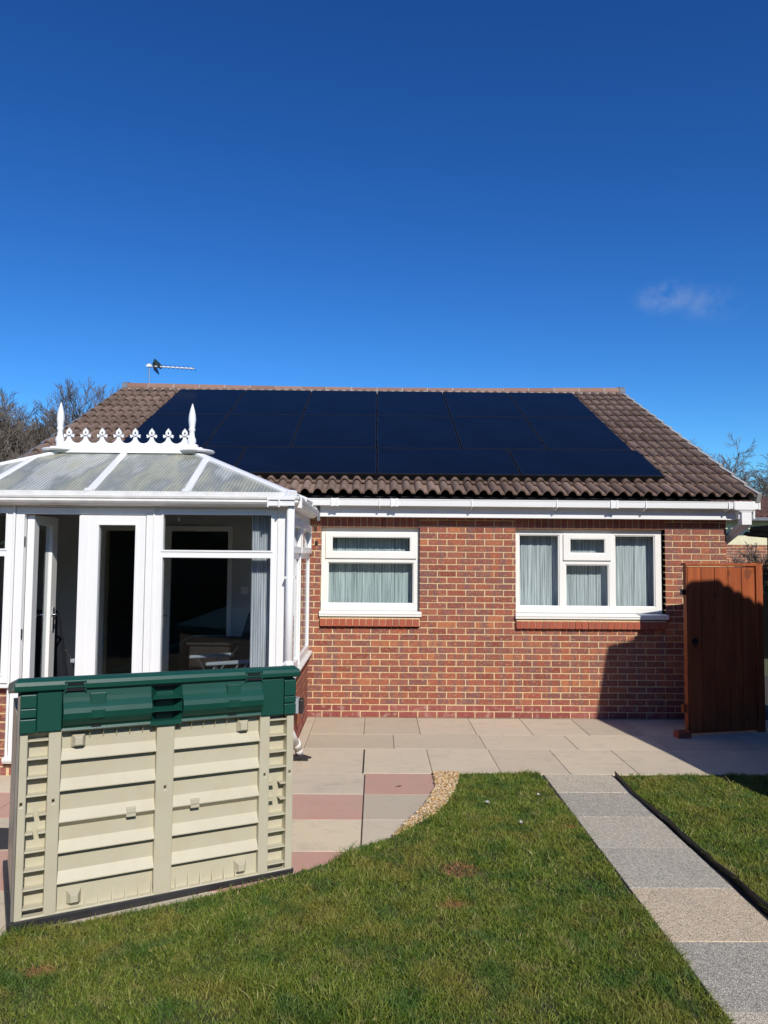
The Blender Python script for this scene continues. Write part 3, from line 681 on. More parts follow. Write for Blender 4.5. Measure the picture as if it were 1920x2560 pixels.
mb = MB(); mb.box(-.735, -.700, D-.004, D+.0, 2.015, 2.065); mb.build('wall_vent', M['black'], house)

# ---------------------------------------------------------------- solar panels
def panel(w, h, name='solar_panel'):
    root = bpy.data.objects.new(name, None); SC.collection.objects.link(root)
    mb = MB(); T = lambda a, b, c: (a, b, c)
    mb.plate(T, (-w/2, w/2, 0, h), [(-w/2+.012, w/2-.012, .012, h-.012)], -.002, .035)
    mb.build('panel_frame', M['black'], root)
    g = MB(); g.box(-w/2+.011, w/2-.011, .011, h-.011, .022, .0335); g.build('panel_glass', M['pv'], root)
    for sx in (-1, 1):
        for yy in (.2, .8):
            c = MB(); c.box(sx*(w/2+.006)-.012, sx*(w/2+.006)+.012, h*yy-.02, h*yy+.02, .0, .043); c.build('clamp', M['alu'] if False else M['black'], root)
    return root
RM = Matrix((( 1, 0, 0), (0, U.y, -U.z), (0, U.z, U.y)))
cols6 = ['leftmost', 'second from left', 'third from left', 'third from right', 'second from right', 'rightmost']
cols4 = ['leftmost', 'second from left', 'second from right', 'rightmost']
pA = panel(1.128, 1.645); pB = panel(1.722, 1.01, 'solar_panel')
first = True
for row, (v, nm) in enumerate(((3.105, 'top row under the ridge'), (1.445, 'middle row'))):
    for i in range(6):
        o = pA if first else copy_tree(pA); first = False
        p = rp(-.015+(i-2.5)*1.143, v, .085); o.location = p; o.rotation_euler = RM.to_euler()
        tag(o, f'black upright solar panel, {cols6[i]} in the {nm}', 'solar panel', 'solar panels on the roof')
for i in range(4):
    o = pB if i == 0 else copy_tree(pB)
    o.location = rp(-.005+(i-1.5)*1.738, .415, .085); o.rotation_euler = RM.to_euler()
    tag(o, f'black sideways solar panel, {cols4[i]} of the four in the bottom row', 'solar panel', 'solar panels on the roof')
mb = MB()                                                               # bird mesh under the bottom edge
T = lambda a, b, c: rp(a, b, c)
x = -3.48
while x < 3.475:
    mb.obox(T, x, x+.0025, .405, .4075, .0, .115); x += .020
for c_ in [.01+.013*q for q in range(8)]: mb.obox(T, -3.48, 3.475, .403, .4055, c_, c_+.0025)
mb.obox(T, -3.48, 3.475, .400, .412, .110, .122)
tag(mb.build('bird_mesh', M['black'], origin=rp(0, .4, 0)), 'black wire bird mesh strip under the lower edge of the solar panels', 'mesh')
mb = MB()                                                               # mounting rails seen in the gaps
for i in range(7): mb.obox(T, -.015+(i-3)*1.143-.02, -.015+(i-3)*1.143+.02, 1.45, 4.74, .035, .075)
for i in range(5): mb.obox(T, -.005+(i-2)*1.738-.02, -.005+(i-2)*1.738+.02, .43, 1.42, .035, .075)
tag(mb.build('mounting_rails', M['black'], origin=rp(0, .4, 0)), 'black mounting rails under the solar panels, seen in the gaps', 'rails')

# ---------------------------------------------------------------- TV aerial
ae = thing('tv_aerial', (-4.09, 13.2, 4.93), 'white television aerial on a mast above the left end of the ridge', 'aerial')
sx = 13.2/12.9
mb = MB(); mb.tube((-4.16, 13.2, 4.75), (-4.17, 13.2, 5.36), .012); mb.build('mast', M['alu'], ae)
mb = MB(); mb.tube((-4.23, 13.2, 5.305), (-3.34, 13.15, 5.250), .013, n=8); mb.build('boom', M['upvc'], ae)
mb = MB(); mb.box(-4.20, -4.13, 13.17, 13.23, 5.285, 5.335); mb.build('clamp', M['upvc'], ae)
mb = MB()
mb.hexa([(-4.07, 13.05, 5.30), (-4.06, 13.05, 5.30), (-4.06, 13.35, 5.30), (-4.07, 13.35, 5.30), (-4.035, 13.05, 5.40), (-4.025, 13.05, 5.40), (-4.025, 13.35, 5.40), (-4.035, 13.35, 5.40)])
mb.hexa([(-4.035, 13.05, 5.18), (-4.025, 13.05, 5.18), (-4.025, 13.35, 5.18), (-4.035, 13.35, 5.18), (-4.075, 13.05, 5.29), (-4.062, 13.05, 5.29), (-4.062, 13.35, 5.29), (-4.075, 13.35, 5.29)]); mb.build('reflector', M['black'], ae)
mb = MB(); mb.box(-4.0, -3.965, 13.12, 13.28, 5.27, 5.34); mb.tube((-4.06, 13.2, 5.31), (-3.98, 13.2, 5.31), .006); mb.build('dipole_box', M['black'], ae)
for i in range(8):
    mb = MB(); X = -3.93+i*.082; mb.tube((X, 13.05, 5.297-i*.0052), (X, 13.35, 5.297-i*.0052), .005, n=6)
    mb.tube((X, 13.19, 5.29-i*.0052), (X, 13.19, 5.315-i*.0052), .006, n=6); mb.build('element', M['black'], ae)

# ================================================================== CONSERVATORY
CX0, CX1, CY0, CY1 = -4.28, -.79, 6.38, D-.004
cons = thing('conservatory', ((CX0+CX1)/2, (CY0+CY1)/2, 0), 'white framed conservatory with hipped polycarbonate roof and ridge cresting', 'conservatory')
# dwarf walls
mb = MB()
FB = lambda a, b, c: (a, CY0+.035+c, b)
brickwork(mb, FB, CX0, -3.13, 0, .75, dpc=2); brickwork(mb, FB, -1.93, CX1-.004, 0, .75, dpc=2, phase=.07)
brickwork(mb, FB, -3.13, -1.93, 0, .15, dpc=2)
brickwork(mb, lambda a, b, c: (CX1-.012-c, CY0+.03+a, b), 0, 2.30, 0, .75, dpc=2, phase=.11)
mb.box(CX0, CX0+.1, CY0+.03, CY1, 0, .75, 0)
mb.build('dwarf_wall', [M['mortar'], M['brick']], cons)
# inside: floor, back wall, left wall
mb = MB(); mb.box(CX0+.1, CX1-.12, CY0+.12, CY1-.02, .02, .155); mb.build('floor', M['floor_in'], cons)
mb = MB(); mb.plate(XZ, (CX0+.02, CX1-.03, .15, 2.50), [DW], D-.018, D-.006); mb.box(CX0+.012, CX0+.09, CY0+.08, CY1-.02, .75, 2.30)
mb.build('plaster_wall', M['plaster'], cons)
mb = MB(); mb.plate(XZ, (DW[0]-.12, DW[1]+.05, .155, DW[3]+.06), [(DW[0]+.0, -2.575, .15, DW[3]), (-2.425, DW[1], .15, DW[3])], D-.05, D-.015); fr = mb.build('inner_door_frame', M['upvc_cream'], cons, bevel=.004)
mb = MB(); mb.box(-2.51, -2.48, D-.058, D-.05, 1.02, 1.26); mb.tube((-2.495, D-.085, 1.18), (-2.44, D-.085, 1.18), .009); mb.tube((-2.495, D-.09, 1.18), (-2.495, D-.055, 1.18), .009)
mb.build('door_handle', M['chrome'], cons)
mb = MB(); mb.box(-1.60, -1.515, D-.028, D-.018, 1.43, 1.52); mb.box(-1.578, -1.566, D-.032, D-.028, 1.465, 1.485); mb.box(-1.548, -1.536, D-.032, D-.028, 1.465, 1.485)
mb.build('light_switch', M['upvc'], cons, bevel=.002)
# sills
mb = MB()
sp_ = lambda y: [(y+.10, .78), (y-.03, .775), (y-.045, .765), (y-.046, .752), (y-.038, .750), (y+.10, .748)]
tr(mb, sp_(CY0), CX0, -3.13); tr(mb, sp_(CY0), -1.935, CX1+.0)
mb.extrude_profile(lambda a, b, c: (CX1+CY0-a, c, b), sp_(CY0), CY0-.04, CY1)
tr(mb, [(CY0+.10, .172), (CY0-.03, .168), (CY0-.045, .158), (CY0-.046, .135), (CY0-.036, .133), (CY0-.036, .118), (CY0+.10, .116)], -3.16, -1.92)
mb.build('sill', M['upvc_worn'], cons, bevel=.003)
yf = CY0
def frame(name, o_, holes, y0=yf, y1=yf+.06, mat='upvc', par=cons, bev=.005):
    mb = MB(); mb.plate(XZ, o_, holes, y0, y1); return mb.build(name, M[mat], par, bevel=bev)
def pane_xz(par, r, y, mat='glass_dark'):
    mb = MB(); mb.box(r[0]-.004, r[1]+.004, y, y+.006, r[2]-.004, r[3]+.004); return mb.build('pane', M[mat], par)
# front window right of the doors
P1 = [(-1.857, -.919, .86, 1.873), (-1.857, -.919, 1.935, 2.248)]
w = frame('window_frame', (-1.932, -.866, .785, 2.30), P1)
for p in P1: pane_xz(w, p, yf+.030)
b = MB()
for p in P1: b.plate(XZ, (p[0]-.014, p[1]+.014, p[2]-.014, p[3]+.014), [(p[0]+.002, p[1]-.002, p[2]+.002, p[3]-.002)], yf-.008, yf+.004)
b.build('glazing_bead', M['upvc'], w, bevel=.003)
# front window left of the doors
P2 = [(-4.15, -3.215, .86, 1.873), (-4.15, -3.215, 1.935, 2.248)]
w = frame('window_frame', (CX0+.07, -3.150, .785, 2.30), P2)
for p in P2: pane_xz(w, p, yf+.030)
b = MB()
for p in P2: b.plate(XZ, (p[0]-.014, p[1]+.014, p[2]-.014, p[3]+.014), [(p[0]+.002, p[1]-.002, p[2]+.002, p[3]-.002)], yf-.008, yf+.004)
b.build('glazing_bead', M['upvc'], w, bevel=.003)
# posts and head
for xa_ in (CX1-.074, CX0):
    mb = MB(); mb.box(xa_, xa_+.074, yf-.006, yf+.07, .78, 2.32); mb.build('corner_post', M['upvc'], cons, bevel=.006)
for X_, z_, r_ in ((-3.145, .17, .011), (-1.936, .15, .009)):
    mb = MB(); mb.tube((X_, yf-.004, z_), (X_, yf-.004, 2.32), r_, n=10); mb.build('cover_strip', M['upvc'], cons)
mb = MB(); mb.box(CX0, CX1, yf+.002, yf+.075, 2.302, 2.41); mb.box(CX1-.07, CX1-.002, yf+.07, CY1, 2.26, 2.41); mb.box(CX0+.004, CX0+.07, yf+.07, CY1, 2.26, 2.41)
mb.build('eaves_beam', M['upvc'], cons)
# french doors
df = frame('door_frame', (-3.134, -1.942, .155, 2.30), [(-3.060, -2.004, .20, 2.240)])
leaf = frame('door', (-2.575, -2.008, .205, 2.232), [(-2.408, -2.090, .34, 2.150)], yf-.012, yf+.045)
b = MB(); b.plate(XZ, (-2.422, -2.076, .326, 2.164), [(-2.406, -2.092, .342, 2.148)], yf-.020, yf-.008); b.box(-2.578, -2.500, yf-.018, yf-.008, .21, 2.228); b.build('glazing_bead', M['upvc'], leaf, bevel=.003)
pane_xz(leaf, (-2.408, -2.090, .34, 2.150), yf+.014)
TD = lambda a, b, c: (-3.056+c, yf+.03+a, b)                               # the left leaf stands open, at right angles, into the room
mb = MB(); mb.plate(TD, (0.02, .50, .205, 2.232), [(.115, .385, .34, 2.15)], 0, .062)
leaf2 = mb.build('door', M['upvc'], cons, bevel=.005); leaf2['label'] = 'open door leaf swung into the room'
mb = MB(); mb.obox(TD, .111, .389, .336, 2.154, .026, .032); mb.build('pane', M['glass_dark'], leaf2)
mb = MB(); mb.obox(TD, .43, .46, 1.18, 1.40, .062, .070); mb.tube(TD(.445, 1.33, .06), TD(.445, 1.33, .115), .009); mb.tube(TD(.445, 1.33, .108), TD(.33, 1.33, .108), .009)
mb.obox(TD, .43, .46, 1.18, 1.40, -.008, 0); mb.tube(TD(.445, 1.33, 0), TD(.445, 1.33, -.055), .009); mb.tube(TD(.445, 1.33, -.05), TD(.33, 1.33, -.05), .009)
mb.build('door_handle', M['chrome'], leaf2)
mb = MB()
for z in (.45, 1.2, 2.0): mb.tube((-3.062, yf+.02, z-.045), (-3.062, yf+.02, z+.045), .010)
mb.build('hinge', M['chrome'], leaf2)
# right side windows (plane x = CX1, facing +x)
TS = lambda a, b, c: (CX1-c, a, b)
for (ya, yb) in ((CY0+.075, 7.56), (7.57, CY1-.01)):
    hl = [(ya+.06, yb-.06, .85, 1.86), (ya+.06, yb-.06, 1.95, 2.20)]
    mb = MB(); mb.plate(TS, (ya, yb, .785, 2.262), hl, 0, .06); w = mb.build('window_frame', M['upvc'], cons, bevel=.005)
    s_ = MB(); s_.plate(TS, (ya+.035, yb-.035, 1.915, 2.235), [(ya+.10, yb-.10, 1.985, 2.17)], -.022, .02); s_.build('sash', M['upvc'], w, bevel=.005)
    for (q, zz0, zz1) in ((.055, .845, 1.865), (.095, 1.98, 2.175)):
        g = MB(); g.obox(TS, ya+q, yb-q, zz0, zz1, .018, .024); g.build('pane', M['glass_dark'], w)
mb = MB(); mb.box(CX1-.03, CX1+.012, 7.55, 7.58, .78, 2.27); mb.build('corner_post', M['upvc'], cons)
# left side windows
TL_ = lambda a, b, c: (CX0+c, a, b)
# gutter all round the front and right side
gpr = [(0, 2.400), (-.012, 2.402), (-.016, 2.396), (-.012, 2.378), (.0, 2.368), (-.004, 2.352), (.012, 2.334), (.030, 2.322), (.048, 2.316), (.10, 2.316), (.118, 2.33), (.118, 2.404), (.110, 2.404), (.110, 2.335), (.05, 2.325), (.018, 2.352), (.008, 2.395)]
mb = MB()
n = len(gpr); gx_ = CX1+.115; gy0 = CY0-.135
rings = []
for (kind, pos) in (('f', CX0-.12), ('m', None), ('s', CY1-.42)):
    ring = []
    for (a, b) in gpr:
        if kind == 'f': ring.append((pos, gy0+a, b))
        elif kind == 'm': ring.append((gx_-a, gy0+a, b))
        else: ring.append((gx_-a, pos, b))
    rings.append(ring)
for r0_, r1_ in zip(rings[:-1], rings[1:]):
    for i in range(n): j = (i+1) % n; mb.face([r0_[i], r0_[j], r1_[j], r1_[i]])
mb.face(rings[-1][::-1]); mb.face(rings[0])
g1 = mb.build('gutter', M['upvc_worn'], cons)
mb = MB()
for X in (-.835, -.93): mb.box(X-.006, X+.006, gy0-.020, gy0+.05, 2.31, 2.406)
mb.box(-.93, -.70, gy0-.018, gy0+.02, 2.372, 2.404); mb.box(-.93, -.705, gy0-.003, gy0+.02, 2.322, 2.372)
for Yy in (6.32, 6.38): mb.box(gx_-.01, gx_+.022, Yy-.007, Yy+.007, 2.31, 2.408)
mb.build('gutter_union', M['upvc'], g1)
for Yy in (7.0, 7.7, 8.24):
    mb = MB(); mb.tube((gx_+.0, Yy, 2.412), (gx_-.12, Yy, 2.412), .012); mb.build('gutter_bracket', M['upvc'], g1)
# downpipe with swept shoe
mb = MB(); dx = -.742; dy = 6.305
mb.tube((dx, dy, .47), (dx, dy, 2.33), .033, n=18); mb.tube((dx, dy, .44), (dx, dy, .50), .039, n=18); mb.tube((dx, dy, .95), (dx, dy, 1.0), .039, n=18)
mb.tube((dx, dy, .45), (-.715, 6.93, .115), .033, n=18); mb.tube((-.722, 6.78, .20), (-.715, 6.93, .115), .040, n=18); mb.tube((dx, dy, .46), (dx+.002, dy+.06, .42), .041, n=18)
mb.tube((-.715, 6.92, .12), (-.71, 7.03, .015), .037, n=18)
mb.build('downpipe', M['upvc'], cons, smooth=True)
mb = MB(); mb.box(dx-.045, dx+.045, dy-.02, CY0+.01, .968, .985); mb.box(dx-.045, dx+.045, dy-.02, CY0+.01, 1.70, 1.717); mb.build('pipe_clip', M['upvc'], cons)
# roof: ridge, hips, rafters, sheets
RYc = 7.55; RZ = 2.945; rx0, rx1 = -3.25, -1.90; EZ = 2.425; EY = CY0-.03; BY = 8.56; ex0, ex1 = CX0-.04, CX1+.045
pA_ = Vector((rx0, RYc, RZ)); pB_ = Vector((rx1, RYc, RZ)); fl = Vector((ex0, EY, EZ)); frr = Vector((ex1, EY, EZ)); bl = Vector((ex0, BY, EZ+.08)); brr = Vector((ex1, BY, EZ+.08))
def sheet(pts):
    mb = MB(); nrm = (Vector(pts[1])-Vector(pts[0])).cross(Vector(pts[2])-Vector(pts[0])).normalized()
    if nrm.z < 0: nrm = -nrm
    up = [Vector(p)+nrm*.012 for p in pts]; dn = [Vector(p)-nrm*.012 for p in pts]
    mb.face(up); mb.face(dn[::-1])
    for i in range(len(pts)): j = (i+1) % len(pts); mb.face([dn[i], dn[j], up[j], up[i]])
    return mb
def beam(mb, a, b, w, h, lift=.02):
    a = Vector(a); b = Vector(b); d = (b-a).normalized(); s_ = d.cross(Vector((0, 0, 1))).normalized(); u_ = s_.cross(d).normalized()
    P = []
    for p in (a, b):
        for (q, r_) in ((-w/2, -h), (w/2, -h), (w/2, lift*.55), (w*.28, lift), (-w*.28, lift), (-w/2, lift*.55)): P.append(p+s_*q+u_*r_)
    n_ = 6
    for i in range(n_): j = (i+1) % n_; mb.face([P[i], P[j], P[n_+j], P[n_+i]])
    mb.face(P[:n_][::-1]); mb.face(P[n_:])
    # nose cap at the lower end (a is the lower end)
    c = a+u_*(-.012)
    mb.hexa([c-s_*w*.68+u_*(-.055)-d*.022, c+s_*w*.68+u_*(-.055)-d*.022, c+s_*w*.68+u_*(-.055)+d*.02, c-s_*w*.68+u_*(-.055)+d*.02,
             c-s_*w*.42+u_*(lift+.024)-d*.014, c+s_*w*.42+u_*(lift+.024)-d*.014, c+s_*w*.42+u_*(lift+.024)+d*.03, c-s_*w*.42+u_*(lift+.024)+d*.03])
xs_b = [-3.46, -2.50, -1.66]; mid = (-3.30, -2.60, -1.9)
hipt = lambda X: (pB_ if X > -2.5 else pA_).lerp(frr if X > -2.5 else fl, (abs(X-(rx1 if X > -2.5 else rx0)))/(abs((ex1 if X > -2.5 else ex0)-(rx1 if X > -2.5 else rx0))))
f1 = lambda X: Vector((X, EY, EZ))
hR = hipt(-1.72); hL = hipt(-3.43); cT = Vector((-2.60, RYc, RZ))
for pts in ([fl, f1(-3.46), hL], [f1(-3.46), f1(-2.50), cT, pA_, hL], [f1(-2.50), f1(-1.66), hR, pB_, cT], [f1(-1.66), frr, hR],
            [frr, brr, pB_], [bl, fl, pA_], [brr, bl, pA_, pB_]):
    sheet(pts).build('roof_sheet', M['poly'], cons)
for (a, b, w_, h_) in ((f1(-3.46), hL, .072, .05), (f1(-2.50), cT, .076, .05), (f1(-1.66), hR, .072, .05), (frr, pB_, .105, .06), (fl, pA_, .105, .06),
                   (Vector((ex1, RYc, EZ+.03)), pB_, .06, .05), (Vector((ex0, RYc, EZ+.03)), pA_, .06, .05), (brr, pB_, .085, .06), (bl, pA_, .085, .06), (Vector((-2.5, BY, EZ+.08)), cT, .06, .05)):
    mb = MB(); beam(mb, a, b, w_, h_, .026); mb.build('glazing_bar', M['upvc'], cons, bevel=.004)
mb = MB(); mb.box(ex0, ex1, EY-.02, EY+.03, EZ-.028, EZ+.018); mb.box(ex1-.03, ex1+.02, EY-.01, BY, EZ-.02, EZ+.03); mb.box(ex0-.02, ex0+.03, EY-.01, BY, EZ-.02, EZ+.03); mb.box(ex0, ex1, BY-.01, BY+.03, EZ, EZ+.11)
mb.build('eaves_trim', M['upvc_worn'], cons)
mb = MB(); mb.box(rx0-.10, rx1+.10, RYc-.085, RYc+.085, RZ+.012, RZ+.048)
for sg in (-1, 1): mb.hexa([(rx0-.05, RYc+sg*.085, RZ-.02), (rx1+.05, RYc+sg*.085, RZ-.02), (rx1+.05, RYc+sg*.11, RZ-.02), (rx0-.05, RYc+sg*.11, RZ-.02), (rx0-.05, RYc+sg*.07, RZ+.02), (rx1+.05, RYc+sg*.07, RZ+.02), (rx1+.05, RYc+sg*.086, RZ+.02), (rx0-.05, RYc+sg*.086, RZ+.02)])
mb.box(rx0-.04, rx1+.04, RYc-.035, RYc+.035, RZ+.047, RZ+.085)
for X in (rx0-.03, rx1+.03): mb.lathe((X, RYc, RZ-.005), [(.05, 0), (.17, .006), (.185, .018), (.17, .03), (.05, .045)], 28)
rid = mb.build('ridge', M['upvc'], cons, bevel=.004)
for X in (-3.285, -1.925):
    mb = MB(); mb.lathe((X, RYc, RZ+.045), [(.030, 0), (.040, .01), (.038, .05), (.046, .075), (.043, .095), (.030, .125), (.026, .175), (.034, .192), (.034, .205), (.027, .215), (.033, .25), (.038, .30), (.034, .35), (.024, .40), (.011, .445), (.003, .47)], 20)
    mb.build('finial', M['upvc'], rid, smooth=True)
# pierced cresting, eight fleurs joined by U-shaped valleys
mb = MB(); cz = RZ+.080; npch = 8
TC = lambda a, b, c: (a, RYc+c, b)
def prism(pts, c0=-.010, c1=.010): mb.extrude_profile(TC, pts, c0, c1)
for i in range(npch):
    X = -3.285+.095+i*.1705
    K = 18
    def ring(t_): c_ = math.cos(t_); return (X+.029*math.sin(t_)*(1-.30*max(0, c_)**2), cz+.122+.042*c_+(.010 if c_ > .98 else 0))
    def inn(t_): c_, s2 = math.cos(t_), math.sin(t_); m_ = 1/(abs(s2)/.010+abs(c_)/.020); return (X+m_*s2, cz+.120+m_*c_)
    for q in range(K):
        t0, t1 = 2*math.pi*q/K, 2*math.pi*(q+1)/K
        prism([ring(t0), ring(t1), inn(t1), inn(t0)])
    for sg in (-1, 1):
        pr = [(X+sg*.012, cz+.086), (X+sg*.034, cz+.080), (X+sg*.040, cz+.072), (X+sg*.050, cz+.074), (X+sg*.054, cz+.104), (X+sg*.045, cz+.106), (X+sg*.034, cz+.100), (X+sg*.016, cz+.104)]
        prism(pr if sg > 0 else pr[::-1])
        st_ = [(.014, .092), (.015, .076), (.021, .056), (.033, .036), (.050, .023), (.068, .016), (.0853, .014)]
        for (a0, b0), (a1, b1) in zip(st_[:-1], st_[1:]):
            prism([(X, cz+b0), (X+sg*a0, cz+b0), (X+sg*a1, cz+b1), (X, cz+b1)])
        prism([(X, cz+.0), (X+sg*.0853, cz+.0), (X+sg*.0853, cz+.0145), (X, cz+.0145)])
prism([(-3.27, cz-.010), (-1.94, cz-.010), (-1.94, cz+.008), (-3.27, cz+.008)])
mb.build('cresting', M['upvc'], rid)
# blind stack inside the right front window
vb = thing('pleated_blind', (-1.03, 6.56, .8), 'grey vertical blind stacked back inside the right end of the conservatory window', 'blind')
mb = MB(); n = 9; xa, xb = -1.115, -.925
for i in range(n):
    X = xa+(i+.5)*(xb-xa)/n
    w2 = (xb-xa)/n/2
    for (p, q, ya, yb) in ((X-w2, X, 6.55, 6.53), (X, X+w2, 6.53, 6.55)):
        mb.hexa([(p, ya, .80), (q, yb, .80), (q, yb+.002, .80), (p, ya+.002, .80), (p, ya, 2.255), (q, yb, 2.255), (q, yb+.002, 2.255), (p, ya+.002, 2.255)])
mb.build('slats', M['blind2'], vb)
mb = MB(); mb.box(-1.86, -.92, 6.54, 6.58, 2.256, 2.29); mb.build('head_rail', M['upvc_worn'], vb)
# chairs
def chair(loc, rot, label):
    c = bpy.data.objects.new('reclining_chair', None); SC.collection.objects.link(c)
    T = lambda a, b, cc: (a, b, cc)
    mb = MB()
    prf = [(.30, .42), (.36, .42), (.47, .80), (.56, 1.16), (.57, 1.20), (.52, 1.205), (.46, 1.10), (.37, .80), (.28, .47)]
    mb.extrude_profile(lambda a, b, q: (q, a, b), prf, -.235, .235); mb.build('backrest', M['cloth'], c, bevel=.03)
    mb = MB(); mb.box(-.235, .235, -.22, .32, .38, .44); mb.build('seat', M['cloth'], c, bevel=.02)
    for sx in (-1, 1):
        mb = MB(); X = sx*.28
        mb.tube((X, -.20, .02), (X, .20, .68), .012); mb.tube((X, .30, .02), (X, -.05, .68), .012); mb.tube((X, .05, .36), (X*.88, .40, .80), .010); mb.build('frame', M['alu'], c)
        mb = MB(); mb.hexa([(X-.028, -.14, .675), (X+.028, -.14, .675), (X+.024, .34, .665), (X-.024, .34, .665), (X-.024, -.13, .705), (X+.024, -.13, .705), (X+.020, .34, .705), (X-.020, .34, .705)]); mb.build('armrest', M['grey_box'], c, bevel=.01)
    mb = MB(); mb.tube((-.28, -.2, .03), (.28, -.2, .03), .011); mb.tube((-.28, .30, .03), (.28, .30, .03), .011); mb.build('stretcher', M['alu'], c)
    c.location = loc; c.rotation_euler = (0, 0, rot); return tag(c, label, 'chair', 'reclining chairs in the conservatory')
c1 = chair((-3.22, 7.68, .155), math.radians(172), 'navy padded reclining chair seen through the open conservatory door')
c2 = copy_tree(c1); c2.location = (-1.66, 7.45, .155); c2.rotation_euler = (0, 0, math.radians(-60))
c2['label'] = 'navy padded reclining chair side-on behind the right conservatory window'
cab = thing('sideboard', (-1.62, 8.3, .155), 'dark brown wooden sideboard inside the conservatory against the back wall', 'sideboard')
mb = MB(); mb.box(-2.02, -1.02, 8.02, 8.60, .16, .92); mb.build('carcass', M['wood_dark'], cab, bevel=.005)
mb = MB(); mb.box(-2.05, -.99, 7.99, 8.62, .92, .945); mb.build('top', M['wood_dark'], cab, bevel=.004)
for a, b in ((-2.0, -1.53), (-1.52, -1.04)):
    mb = MB(); mb.box(a, b, 8.005, 8.02, .20, .90); dd = mb.build('door', M['wood_dark'], cab, bevel=.004)
# outside socket
so_ = thing('outdoor_socket', (-.78, 7.26, .35), 'grey weatherproof socket box with black cover on the conservatory dwarf wall', 'socket')
mb = MB(); mb.box(-.786, -.745, 7.20, 7.33, .365, .505); mb.build('back_box', M['grey_box'], so_, bevel=.006)
mb = MB(); mb.box(-.745, -.700, 7.203, 7.327, .362, .498); mb.build('cover', M['blackplastic'], so_, bevel=.012)
mb = MB(); mb.lathe((-.70, 6.99, .0), [(.10, 0), (.11, .012), (.085, .016), (.08, .006)], 4); mb.box(-.79, -.62, 6.90, 6.91, .0, .045)
tag(mb.build('drain_gully', M['blackplastic'], origin=(-.7, 6.99, 0)), 'black drain gully under the conservatory downpipe shoe', 'drain')

# ================================================================== STORAGE BOX
A = Vector((-1.807, 3.803, 0)); ux, uy = .88302, .46933
def TB(a, b, c): return (A.x+ux*a-uy*c, A.y+uy*a+ux*c, b+.008-.018*a)
box = thing('storage_box', (A.x+ux*.745-uy*.4, A.y+uy*.745+ux*.4, 0), 'beige plastic garden storage box with green lid seen from behind', 'storage box')
mb = MB(); LD = .86
T0 = lambda a, b, c: (A.x+ux*a-uy*c, A.y+uy*a+ux*c, b)
mb.hexa([T0(-.03, 0, .0), T0(1.50, 0, .0), T0(1.50, 0, LD), T0(-.03, 0, LD), T0(-.03, .056, -.012), T0(1.50, .034, -.012), T0(1.50, .034, LD), T0(-.03, .056, LD)])
mb.build('base', M['skid'], box, bevel=.006)
# back panel: stiles, rails
st_h = [(.038, .135, .058, .972), (.196, .681, .058, .972), (.778, 1.277, .058, .972), (1.338, 1.445, .058, .972)]
hl = [(q-.006, q+.006, .610, .630) for q in (.016, .166, .733, 1.310, 1.467)]
mb = MB(); mb.plate(TB, (0, 1.49, .045, .985), st_h+hl, 0, .045)
bp = mb.build('back_panel', M['beige'], box, bevel=.005)
for q in (.016, .166, .733, 1.310, 1.467): mb = MB(); mb.obox(TB, q-.008, q+.008, .606, .634, .03, .034); mb.build('slot', M['black'], bp)
for (a0, a1) in ((.038, .135), (1.338, 1.445)):
    mb = MB(); mb.obox(TB, a0-.006, a1+.006, .05, .98, .060, .066); mb.obox(TB, a0-.004, a0, .05, .98, .04, .062); mb.obox(TB, a1, a1+.004, .05, .98, .04, .062)
    for i, z in enumerate([.936, .843, .748, .657, .559, .468, .377, .283, .189, .096]):
        if i in (4, 5):
            mb.obox(TB, a0, a0+.036, z-.005, z+.005, .003, .062); mb.obox(TB, a1-.036, a1, z-.005, z+.005, .003, .062)
        else:
            mb.obox(TB, a0, a1, z-.004, z+.004, .003, .062)
    mb.build('ribbed_channel', M['beige'], box, bevel=.002)
